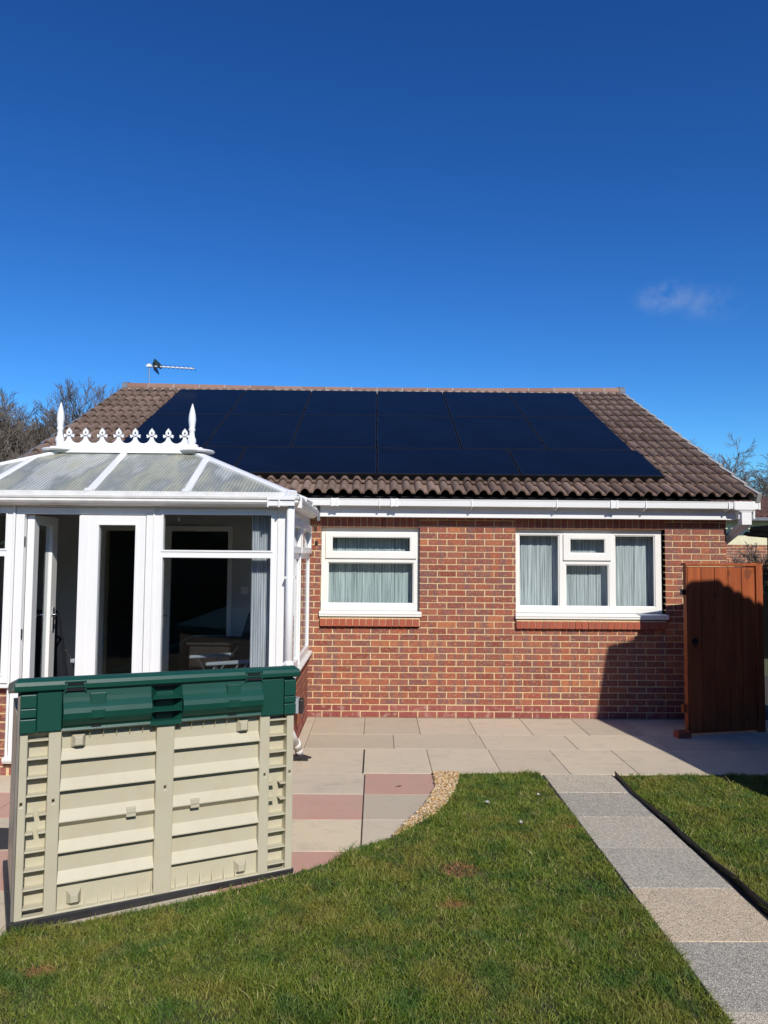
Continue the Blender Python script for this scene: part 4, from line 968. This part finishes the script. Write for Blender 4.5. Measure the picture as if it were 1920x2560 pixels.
for (a0, a1) in ((.196, .681), (.778, 1.277)):
    mb = MB(); edges = [.824, .668, .507, .352, .196]; pf = [(.974, .038)]
    for i, e_ in enumerate(edges):
        pf += [(e_+.052, .038), (e_+.003, .002), (e_-.002, .002)]
        pf += [(e_-.034, .040)] if i == 2 else [(e_-.005, .040)]
    pf += [(.056, .034)]
    for (z0, c0), (z1, c1) in zip(pf[:-1], pf[1:]):
        mb.face([TB(a0-.003, z0, c0), TB(a0-.003, z1, c1), TB(a1+.003, z1, c1), TB(a1+.003, z0, c0)])
    m_ = mb.build('lapped_siding', M['beige'], box)
    for j in range(6):
        q = a0+(.14+.068*j)*(1 if a0 < .5 else 1) if a0 < .5 else a0+.03+.068*j
        mb = MB(); mb.hexa([TB(q-.003, .058, .006), TB(q+.003, .058, .006), TB(q+.003, .058, .035), TB(q-.003, .058, .035), TB(q-.001, .125, .031), TB(q+.001, .125, .031), TB(q+.001, .125, .035), TB(q-.001, .125, .035)])
        mb.build('gusset', M['beige'], m_); mb = MB(); mb.hexa([TB(q-.003, .97, .006), TB(q+.003, .97, .006), TB(q+.003, .97, .036), TB(q-.003, .97, .036), TB(q-.001, .925, .031), TB(q+.001, .925, .031), TB(q+.001, .925, .036), TB(q-.001, .925, .036)]); mb.build('gusset', M['beige'], m_)
    bu = (.281, 1.178)[a0 > .5]
    for zc in (.917, .112):
        mb = MB(); mb.hexa([TB(bu-.036, zc-.036, .034), TB(bu+.036, zc-.036, .034), TB(bu+.036, zc+.036, .034), TB(bu-.036, zc+.036, .034), TB(bu-.018, zc-.020, -.006), TB(bu+.018, zc-.020, -.006), TB(bu+.018, zc+.020, -.006), TB(bu-.018, zc+.020, -.006)]); mb.build('moulded_boss', M['beige'], m_, bevel=.002)
    sq = (.556, .902)[a0 > .5]; mb = MB(); mb.obox(TB, sq-.025, sq+.025, .487, .535, .002, .034)
    mb.build('moulded_boss', M['beige'], m_, bevel=.002)
# far side walls
mb = MB()
mb.obox(TB, -.006, .02, .045, 1.02, .045, LD-.05); mb.obox(TB, 1.47, 1.494, .045, 1.02, .045, LD-.05); mb.obox(TB, -.004, 1.49, .045, 1.0, LD-.06, LD-.03)
mb.build('side_panel', M['beige'], box, bevel=.004)
mb = MB(); mb.obox(TB, -.014, -.002, .05, 1.19, .002, .05); mb.build('edge_strip', M['skid'] if False else M['edge'], box)
# green back rail
GR_ = []
def gband(a0, a1, prof_, name='hinge_rail'):
    mb = MB()
    for (z0, c0), (z1, c1) in zip(prof_[:-1], prof_[1:]):
        mb.face([TB(a0, z0, c0), TB(a1, z0, c0), TB(a1, z1, c1), TB(a0, z1, c1)])
    for a_ in (a0, a1): mb.face([TB(a_, z, c) for z, c in prof_]+[TB(a_, prof_[-1][0], .045), TB(a_, prof_[0][0], .045)])
    mb.face([TB(a0, prof_[0][0], prof_[0][1]), TB(a1, prof_[0][0], prof_[0][1]), TB(a1, prof_[0][0], .05), TB(a0, prof_[0][0], .05)])
    return mb
pb = [(.972, -.010), (.980, -.022), (.992, -.016), (1.000, -.020), (1.018, -.040), (1.045, -.058), (1.075, -.064), (1.100, -.058), (1.118, -.040), (1.128, -.030), (1.150, -.026), (1.182, -.022), (1.186, -.010)]
for (a0, a1) in ((.196, .640), (.810, 1.274)):
    mb = gband(a0, a1, pb)
    gr = mb.build('hinge_rail', M['green'], box)
    gr.data.polygons.foreach_set('use_smooth', [len(p.vertices) == 4 for p in gr.data.polygons]); mb = MB()
    for s0, s1 in (((.33, .40),) if a0 < .5 else ((1.065, 1.135),)):
        mb.hexa([TB(s0, 1.075, -.05), TB(s1, 1.075, -.05), TB(s1, 1.075, -.02), TB(s0, 1.075, -.02), TB(s0-.006, 1.172, -.045), TB(s1+.006, 1.172, -.045), TB(s1+.006, 1.172, -.02), TB(s0-.006, 1.172, -.02)])
        mb.hexa([TB(s0, 1.04, -.062), TB(s1, 1.04, -.062), TB(s1, 1.04, -.04), TB(s0, 1.04, -.04), TB(s0, 1.09, -.067), TB(s1, 1.09, -.067), TB(s1, 1.09, -.04), TB(s0, 1.09, -.04)])
    mb.build('grip', M['green'], gr, bevel=.004)
    mb = MB(); s0 = .335 if a0 < .5 else 1.075; mb.obox(TB, s0, s0+.05, .990, .999, -.022, -.012); mb.build('slot', M['black'], gr)
# corner blocks
for (a0, a1, z0, z1, c) in ((.074, .193, .980, 1.188, -.014), (-.004, .072, .980, 1.052, -.020), (-.004, .072, 1.058, 1.105, -.020), (-.004, .072, 1.107, 1.176, -.020),
                            (1.278, 1.418, .968, 1.183, -.014), (1.420, 1.494, .968, 1.032, -.020), (1.420, 1.494, 1.036, 1.075, -.020), (1.420, 1.494, 1.078, 1.172, -.020), (-.004, .193, .985, 1.18, .0), (1.278, 1.494, .975, 1.18, .0)):
    mb = MB(); mb.obox(TB, a0, a1, z0, z1, c, .045); mb.build('corner_block', M['green'], box, bevel=.005)
# centre vent with two louvres
mb = MB(); a0, a1 = .640, .810
mb.obox(TB, a0, a1, .970, 1.190, .030, .045)
for sg, ai, ao in ((0, a0, a0+.040), (1, a1, a1-.040)):
    mb.hexa([TB(ai, .972, -.02), TB(ao, .99, .03), TB(ao, .99, .034), TB(ai, .972, .034), TB(ai, 1.187, -.02), TB(ao, 1.17, .03), TB(ao, 1.17, .034), TB(ai, 1.187, .034)])
for zc in (1.050, 1.118):
    mb.hexa([TB(a0+.004, zc-.003, -.045), TB(a1-.004, zc-.003, -.045), TB(a1-.03, zc+.010, .034), TB(a0+.03, zc+.010, .034), TB(a0+.004, zc+.001, -.045), TB(a1-.004, zc+.001, -.045), TB(a1-.03, zc+.014, .034), TB(a0+.03, zc+.014, .034)])
mb.obox(TB, a0, a1, .968, .992, -.022, .034)
mb.build('vent', M['green'], box)
mb = MB(); mb.obox(TB, .66, .79, 1.022, 1.046, .024, .0295); mb.obox(TB, .66, .79, 1.090, 1.112, .024, .0295); mb.obox(TB, .66, .79, 1.158, 1.184, .024, .0295); mb.build('vent_opening', M['black'], box)
# lid
lp = [(1.189, -.022), (1.196, -.034), (1.222, -.036), (1.240, -.030), (1.250, -.016), (1.256, .010), (1.250, .06), (1.10, LD+.0), (1.04, LD+.02), (1.04, LD-.01), (1.189, .03)]
mb = MB(); n = len(lp)
def xe(k): return [(-.034, 0), (-.012, .012)][0]
ends = ((-.036, -.030, 1.0), (1.508, 1.502, 1.0))
ringL = [TB(-.034+(.018 if z > 1.245 else 0), z, c) for z, c in lp]; ringR = [TB(1.512-(.018 if z > 1.245 else 0), z-(.004 if z > 1.2 else 0), c) for z, c in lp]
for i in range(n): j = (i+1) % n; mb.face([ringL[i], ringL[j], ringR[j], ringR[i]])
mb.face(ringL[::-1]); mb.face(ringR)
lid = mb.build('lid', M['green'], box, bevel=.004)
mb = MB(); mb.obox(TB, .20, 1.27, 1.184, 1.190, -.020, .0)
for (s0, s1) in ((.205, .300), (1.175, 1.268)): mb.obox(TB, s0, s1, 1.186, 1.203, -.038, -.03); mb.obox(TB, s0+.008, s1-.008, 1.214, 1.226, -.038, -.035)
mb.build('lid_gap', M['black'], lid)
for (s0, s1) in ((.200, .305), (1.170, 1.273)):
    mb = MB()
    for q in (s0, s1-.006): mb.obox(TB, q, q+.006, 1.182, 1.236, -.041, -.03)
    mb.obox(TB, s0, s1, 1.230, 1.236, -.041, -.03); mb.obox(TB, s0, s1, 1.204, 1.211, -.042, -.03)
    mb.build('hinge', M['green'], lid)

# ================================================================== GATE
G0 = Vector((3.363, 7.938, 0)); gl = math.hypot(.933, .199); gux, guy = .933/gl, .199/gl
TG = lambda a, b, c: (G0.x+gux*a-guy*c, G0.y+guy*a+gux*c, b)
gate = thing('garden_gate', (3.83, 8.04, 0), 'orange-brown stained boarded timber gate propped open beside the bungalow', 'gate')
nb = 5; bw = .845/nb
for i in range(nb):
    mb = MB(); a = .012+i*bw; mb.obox(TG, a+.0035, a+bw-.0035, .02, 1.805, 0, .018, 0, random.random()); mb.build('board', M['timber'], gate, bevel=.003)
mb = MB(); mb.obox(TG, -.002, .010, .02, 1.81, .0, .06, 0, .3); mb.obox(TG, .866, .948, .0, 1.838, -.012, .06, 0, .8); mb.obox(TG, .01, .865, .2, .30, .019, .05); mb.obox(TG, .01, .865, 1.5, 1.6, .019, .05)
mb.obox(TG, .012, .86, .035, 1.80, .0185, .022)
mb.build('gate_frame', M['timber'], gate, bevel=.004)
mb = MB(); mb.obox(TG, -.020, .870, 1.815, 1.845, -.022, .065, 0, .6); mb.obox(TG, .80, .95, 1.843, 1.852, -.016, .06, 0, .2); mb.build('top_rail', M['timber'], gate, bevel=.006)
mb = MB(); mb.obox(TG, -.045, .0, 1.50, 1.56, .01, .05); mb.build('latch', M['black'], gate)
mb = MB(); mb.tube(TG(.09, 1.0, -.012), TG(.09, 1.0, .0), .035, n=16); mb.tube(TG(.09, 1.0, -.02), TG(.09, .93, -.02), .008); mb.build('ring_handle', M['black'], gate)
bk = MB(); ca, sa = math.cos(math.radians(8)), math.sin(math.radians(8)); TK = lambda a, b, c: (3.262+ca*a-sa*b, 7.86+sa*a+ca*b, c)
bk.plate(lambda a, b, c: TK(a, b, c), (-.075, .075, -.05, .05), [(-.045, .045, -.025, .025)], .055, .068); bk.obox(TK, -.075, .075, -.05, .05, 0, .056)
tag(bk.build('loose_brick', M['sillbrick'], origin=(3.262, 7.86, 0), bevel=.003), 'loose red brick lying on the patio at the foot of the open gate', 'brick')
bk = MB(); bk.obox(TG, -.045, -.002, .24, .325, .02, .06, 0, .9); bk.build('edge_block', M['timber'], gate)

# small things on the ground
for (x, y, s_, lab) in ((.855, 5.662, .020, 'fluffy white feather on the lawn, nearest the gravel strip'), (1.287, 5.859, .012, 'tiny white feather on the lawn close to the path'), (1.031, 5.258, .014, 'thin white feather standing in the lawn, nearest the camera')):
    mb = MB(); R_ = random.Random(int(x*100))
    for q in range(26):
        a = R_.uniform(0, 6.28); e_ = R_.uniform(.1, 1.2); L_ = s_*R_.uniform(.7, 1.5)
        d = Vector((math.cos(a)*math.cos(e_), math.sin(a)*math.cos(e_), math.sin(e_)))*L_; s2 = d.cross(Vector((0, 0, 1))).normalized()*s_*.22
        c = Vector((x, y, .036)); mb.face([c-s2*.5, c+d*.6-s2, c+d, c+d*.6+s2, c+s2*.5])
    tag(mb.build('feather', M['feather'], origin=(x, y, .036)), lab, 'feather', 'feathers on the lawn')
lx, ly = .19, 6.16
mb = MB(); mb.face([(lx-.025, ly, .002), (lx-.005, ly-.012, .010), (lx+.022, ly-.004, .004), (lx+.028, ly+.010, .012), (lx+.004, ly+.014, .006)])
mb.face([(lx+.028, ly+.010, .012), (lx+.022, ly-.004, .004), (lx+.035, ly-.002, .016)])
tag(mb.build('dead_leaf', M['deadleaf'], origin=(lx, ly, .002)), 'curled brown dead leaf on the red paving slab', 'leaf')
mb = MB(); mb.lathe((-3.42, 6.08, 0), [(.20, 0), (.235, .015), (.24, .06), (.225, .085), (.18, .095), (.03, .10)], 32)
tag(mb.build('parasol_base', [M['stone_grey']], origin=(-3.42, 6.08, 0), smooth=True), 'round grey parasol base on the patio at the left edge of the photo', 'parasol base')
mb = MB(); mb.hexa([(-3.2, 4.72, .002), (-2.28, 4.86, .002), (-2.34, 5.19, .002), (-3.2, 5.20, .002), (-3.2, 4.72, .010), (-2.28, 4.86, .010), (-2.34, 5.19, .010), (-3.2, 5.20, .010)])  # thin dark sheet stands in for an unidentified dark patch
tag(mb.build('dark_sheet', M['mat'], origin=(-2.8, 5, 0)), 'thin dark sheet standing in for an unidentified dark patch on the paving left of the storage box', 'mat')  # 'mat' only names this stand-in sheet, the dark patch is unidentified

# ================================================================== BUILDING THAT SHADES THE RIGHT SIDE (right of the camera's view)
top = [(4.84, 4.448), (4.98, 4.40), (5.35, 4.28), (7.5, 3.55)]
pr = [(3.50, -.03), (3.573, 1.105), (3.60, 1.575), (3.76, 2.27), (3.966, 3.34), (4.106, 4.17), (4.135, 4.21), (4.407, 4.267), (4.534, 4.385), (4.84, 4.448)]
for k in range(1, 61):
    x = 4.84+2.66*k/60; z = np.interp(x, [p[0] for p in top], [p[1] for p in top])
    pr.append((x, z+.035*abs(math.sin(k*math.pi/3))))
pr.append((7.5, -.03))
ob = thing('unseen_outbuilding', (5.6, 4.0, 0), 'brick outbuilding with tiled roof to the right of the lawn, outside the photo', 'outbuilding')
mb = MB(); mb.extrude_profile(lambda a, b, c: (a+c*.325, 4.5-c, b), pr, 0, .35); mb.build('wall', M['brick'], ob)
mb = MB(); mb.box(4.8, 7.7, 1.6, 4.15, -.02, 3.2); mb.build('annex', M['fence'], ob)
mb = MB(); mb.box(5.05, 5.25, 4.55, 9.2, -.02, 3.1); mb.build('sky_block_wall', M['fence'], ob)  # unseen wall added to block sky light by the gate

# ================================================================== NEIGHBOURING HOUSE, CANOPY AND HEDGE ON THE RIGHT
nh = thing('neighbour_house', (13, 22, 0), 'neighbouring brick and cream rendered house with brown tiled roof beyond the gate', 'house')
mb = MB(); mb.box(9.0, 20, 20.0, 26, 2.24, 2.98); mb.build('rendered_wall', M['cream'], nh)
mb = MB(); brickwork(mb, lambda a, b, c: (a, 20.0+c, b), 8.9, 13.5, 0, 2.25); mb.box(8.9, 20, 20.09, 26, 0, 2.24, 0); mb.build('brick_wall', [M['mortar'], M['brick']], nh)
mb = MB()
for k in range(5):
    v = k/5; y0, z0 = 19.6+v*1.6, 2.95+v*.66
    for i in range(0, 60):
        x0 = 9.35+i*.16; 
        for (q0, q1, h0, h1) in ((0, .4, 0, .05), (.4, .7, .05, .0), (.7, 1, 0, 0)):
            mb.face([(x0+q0*.16, y0, z0+.04+h0), (x0+q1*.16, y0, z0+.04+h1), (x0+q1*.16, y0+.33, z0+.16+h1), (x0+q0*.16, y0+.33, z0+.16+h0)])
        mb.face([(x0, y0, z0-.01), (x0+.16, y0, z0-.01), (x0+.16, y0, z0+.05), (x0, y0, z0+.05)])
mb.face([(9.35, 24.2, 2.9), (19, 24.2, 2.9), (19, 21.3, 3.66), (9.35, 21.3, 3.66)])
mb.build('roof', M['roof2'], nh)
mb = MB(); mb.box(9.2, 20, 19.5, 19.62, 2.90, 2.98); mb.build('gutter', M['verge_grey'], nh)
cp = thing('timber_canopy', (8.5, 14.5, 0), 'timber canopy with its shade coloured in black at the right edge beyond the gate', 'canopy')
mb = MB(); mb.hexa([(7.16, 14.0, 2.42), (9.5, 14.0, 2.30), (9.5, 15.0, 2.30), (7.70, 15.0, 2.42), (7.19, 14.0, 2.50), (9.5, 14.0, 2.70), (9.5, 15.0, 2.70), (7.70, 15.0, 2.52)]); mb.build('roof', M['shade_timber'], cp)
for i in range(4):
    mb = MB(); yy = 14.02+i*.28; a = 7.08+.17*i; mb.hexa([(a, yy, 2.34), (9.5, yy, 2.20), (9.5, yy+.07, 2.20), (a, yy+.07, 2.34), (a+.05, yy, 2.40), (9.5, yy, 2.36), (9.5, yy+.07, 2.36), (a+.05, yy+.07, 2.40)]); mb.build('rafter', M['shade_timber'], cp)
mb = MB(); mb.box(7.62, 7.74, 14.1, 14.22, 0, 2.3); mb.build('post', M['shade_timber'], cp)
mb = MB(); mb.box(7.42, 8.6, 14.1, 14.2, 0, 1.22); mb.build('boarding', M['shade_timber'], cp)
mb = MB(); brickwork(mb, lambda a, b, c: (a, 17.0+c, b), 8.3, 11.0, 0, 1.5); mb.box(8.3, 11.0, 16.97, 17.1, 1.5, 1.56, 0)
tag(mb.build('garden_wall', [M['mortar'], M['brick']], origin=(9.6, 17, 0)), 'low brick garden wall seen past the right edge of the gate', 'wall')
# hedge
n = 5200; P = np.stack([rng.uniform(7.6, 9.2, n), rng.uniform(15.0, 15.7, n), rng.uniform(0, 1.45, n)], 1)
P[:, 2] *= (.75+.25*rng.random(n)); d1 = rng.normal(0, 1, (n, 3)); d1 /= np.linalg.norm(d1, axis=1)[:, None]; d2 = np.cross(d1, rng.normal(0, 1, (n, 3))); d2 /= np.linalg.norm(d2, axis=1)[:, None]
s_ = .028; V = np.stack([P-d1*s_, P+d2*s_*.6, P+d1*s_, P-d2*s_*.6], 1).reshape(-1, 3)
o = fast_mesh('hedge', V, 4, [(0, 1, 2, 3)], n, [M['leaf']], {'rnd': rng.random(n)}); tag(o, 'clipped green hedge just visible past the right edge of the gate', 'hedge')

# ================================================================== BARE TREES
def grow(seed, H, lv, spread, up, droop=0., r0=None, minr=.006, n_l=(7, 6, 5, 5)):
    R_ = random.Random(seed); tr_, cr = MB(), MB()
    def branch(p, d, L, r, level):
        seg = 3 if level < 2 else 2; pts = [p]; q = Vector(p); dd = Vector(d)
        for i in range(seg):
            dd = (dd+Vector((R_.gauss(0, .13), R_.gauss(0, .13), R_.gauss(0, .09)+(up if level > 0 else 0)*.16-droop*level*.10))).normalized()
            q = q+dd*(L/seg); pts.append(q.copy())
        rr = [max(minr, r*(1-.72*i/seg)) for i in range(seg+1)]
        for i in range(seg): (tr_ if level == 0 else cr).tube(pts[i], pts[i+1], rr[i], rr[i+1], n=(7 if level == 0 else 4 if level < 2 else 3), caps=False)
        if level >= lv: return
        k = n_l[min(level, len(n_l)-1)]
        for i in range(k):
            t_ = (.30 if level == 0 else .18)+(.98-.3*(level == 0)*1.0)*((i+R_.random()*.7)/k)*.8
            t_ = min(t_, .99); f_ = t_*seg; j = min(int(f_), seg-1); b = pts[j].lerp(pts[j+1], f_-j)
            ax = (pts[j+1]-pts[j]).normalized(); az = R_.uniform(0, 6.28); o_ = ax.orthogonal().normalized(); o2 = ax.cross(o_)
            sp = spread*R_.uniform(.7, 1.25)
            nd = (ax*math.cos(sp)+(o_*math.cos(az)+o2*math.sin(az))*math.sin(sp)).normalized()
            branch(b, nd, L*R_.uniform(.42, .62)*(1.15-.45*t_), max(minr, rr[j]*.55), level+1)
    branch(Vector((0, 0, 0)), Vector((R_.gauss(0, .04), R_.gauss(0, .04), 1)).normalized(), H*.66, r0 or H*.019, 0)
    return tr_, cr
def tree(name, seed, mat, **k):
    a, b = grow(seed, **k); t_ = bpy.data.objects.new(name, None); SC.collection.objects.link(t_)
    a.build('trunk', mat, t_); b.build('crown', mat, t_); return t_
protos = [tree('bare_tree', 3+i, M['bark'], H=9.0, lv=4, spread=.62, up=1.0, minr=.0065, n_l=(14, 9, 7, 6)) for i in range(3)]
extra = [(-16.4, 30.5, .74, 'second from left'), (-14.6, 31.5, .82, 'third from right'), (-13.2, 30.5, .74, 'second from right'), (-11.6, 31, .70, 'rightmost'), (-18.5, 33, .95, 'leftmost'), (-15.6, 34, .9, 'third from left')]
spots = [(-17.2, 31, .98, 'leftmost'), (-15.3, 29.5, .97, 'second from left'), (-13.9, 32, 1.08, 'third from left'), (-12.4, 29, .86, 'middle one'), (-12.3, 33, .94, 'third from right'), (-16.6, 33, .98, 'second from right'), (-14.8, 36, 1.12, 'farthest back'), (-10.4, 40, .98, 'rightmost, its twigs just above the ridge')]
for i, (x, y, s_, lab) in enumerate(spots):
    o = protos[i] if i < 3 else copy_tree(protos[i % 3])
    o.location = (x, y, -.03); s_ *= 1.15; o.scale = (s_, s_, s_); o.rotation_euler = (0, 0, i*1.3)
    tag(o, f'leafless brown tree behind the conservatory, {lab}' if 'back' not in lab else 'tall leafless tree standing farthest back behind the conservatory', 'tree', 'bare trees behind the bungalow')
for i, (x, y, s_, lab) in enumerate(extra):
    o = copy_tree(protos[(i+1) % 3]); s_ *= 1.15; o.location = (x, y, -.03); o.scale = (s_*1.1, s_*1.1, s_); o.rotation_euler = (0, 0, i*2.1+.5)
    tag(o, f'low leafless tree in the thicket below the taller tree tops, {lab}', 'tree', 'understorey bare trees at the left edge')
for i, (x, y, s_, lab) in enumerate(((13.55, 27, 1.0, 'tall leafless birch with fine pale twigs beyond the right verge'), (15.4, 28, .92, 'leafless birch at the right edge of the photo behind the neighbouring roof'))):
    o = tree('birch_tree', 31, M['birch'], H=6.0, lv=4, spread=.50, up=.3, droop=.35, minr=.0045, n_l=(13, 8, 6, 5)) if i == 0 else copy_tree(bt)
    bt = o; o.location = (x, y, -.03); s_ *= 1.3; o.scale = (s_,)*3; o.rotation_euler = (0, 0, i*2.); tag(o, lab, 'tree', 'birch trees on the right')
sb = tree('bare_shrub', 51, M['bark'], H=2.9, lv=4, spread=.75, up=.4, minr=.006, n_l=(12, 7, 5, 3)); sb.location = (8.35, 16.0, -.03)
tag(sb, 'dense leafless brown shrub between the bungalow corner and the cream wall', 'shrub', 'bare shrubs beyond the gate')
s2 = copy_tree(sb); s2.location = (9.15, 16.2, -.03); s2.rotation_euler = (0, 0, 2); s2.scale = (.9,)*3; s2['label'] = 'leafless shrub right of the first, above the top rail of the gate post'

# ================================================================== UNSEEN REST OF THE GARDEN, BEHIND AND BESIDE THE CAMERA, ADDED TO CUT SKY FILL
def fence_run(label, x0, y0, x1, y1):
    L = math.hypot(x1-x0, y1-y0); dx, dy = (x1-x0)/L, (y1-y0)/L; T = lambda a, b, c: (x0+dx*a-dy*c, y0+dy*a+dx*c, b)
    f = thing('added_garden_fence', ((x0+x1)/2, (y0+y1)/2, 0), label, 'fence')
    mb = MB(); n = int(L/.15)
    for i in range(n): mb.obox(T, i*L/n, i*L/n+L/n*.96, .05, 1.8, random.uniform(0, .01), .02, 0, random.random())
    mb.build('boards', M['fence'], f)
    for i in range(int(L/1.8)+1):
        mb = MB(); a = min(i*1.8, L-.1); mb.obox(T, a, a+.1, 0, 1.9, .02, .12); mb.build('post', M['fence'], f)
fence_run('added unseen brown boarded fence behind the camera', 9, -7, -8, -7)
fence_run('added unseen brown boarded fence along the left side of the garden', -7.5, -7, -7.5, 8)
fence_run('added unseen brown boarded fence along the right side of the garden', 9, 1, 9, -7)
hb = thing('added_house_behind_camera', (-2, -22, 0), 'added unseen two storey brick house beyond the fence behind the camera', 'house')
mb = MB(); mb.box(-12, 9, -28, -20, 0, 5); mb.build('wall', M['housebrick'], hb)
mb = MB(); mb.extrude_profile(lambda a, b, c: (c, a, b), [(-28.4, 4.9), (-19.6, 4.9), (-24, 7.8)], -12.3, 9.3); mb.build('roof', M['roof2'], hb)

def leafy_block(name, label, x0, x1, y0, y1, h, n):
    P = np.stack([rng.uniform(x0, x1, n), rng.uniform(y0, y1, n), rng.uniform(0, 1, n)**.8*h], 1); P[:, 2] *= .88+.12*np.sin(P[:, 0]*1.7)+.04*rng.random(n)
    d1 = rng.normal(0, 1, (n, 3)); d1 /= np.linalg.norm(d1, axis=1)[:, None]; d2 = np.cross(d1, rng.normal(0, 1, (n, 3))); d2 /= np.linalg.norm(d2, axis=1)[:, None]
    s_ = .16; V = np.stack([P-d1*s_, P+d2*s_*.6, P+d1*s_, P-d2*s_*.6], 1).reshape(-1, 3)
    o = fast_mesh(name, V, 4, [(0, 1, 2, 3)], n, [M['leaf']], {'rnd': rng.random(n)}); tag(o, label, 'hedge')
leafy_block('sky_block_hedge', 'tall dark conifer hedge added behind the camera to block low sky', -12, 10, -9.6, -8.2, 6.6, 26000)  # unseen hedge added so less sky light fills the shaded walls
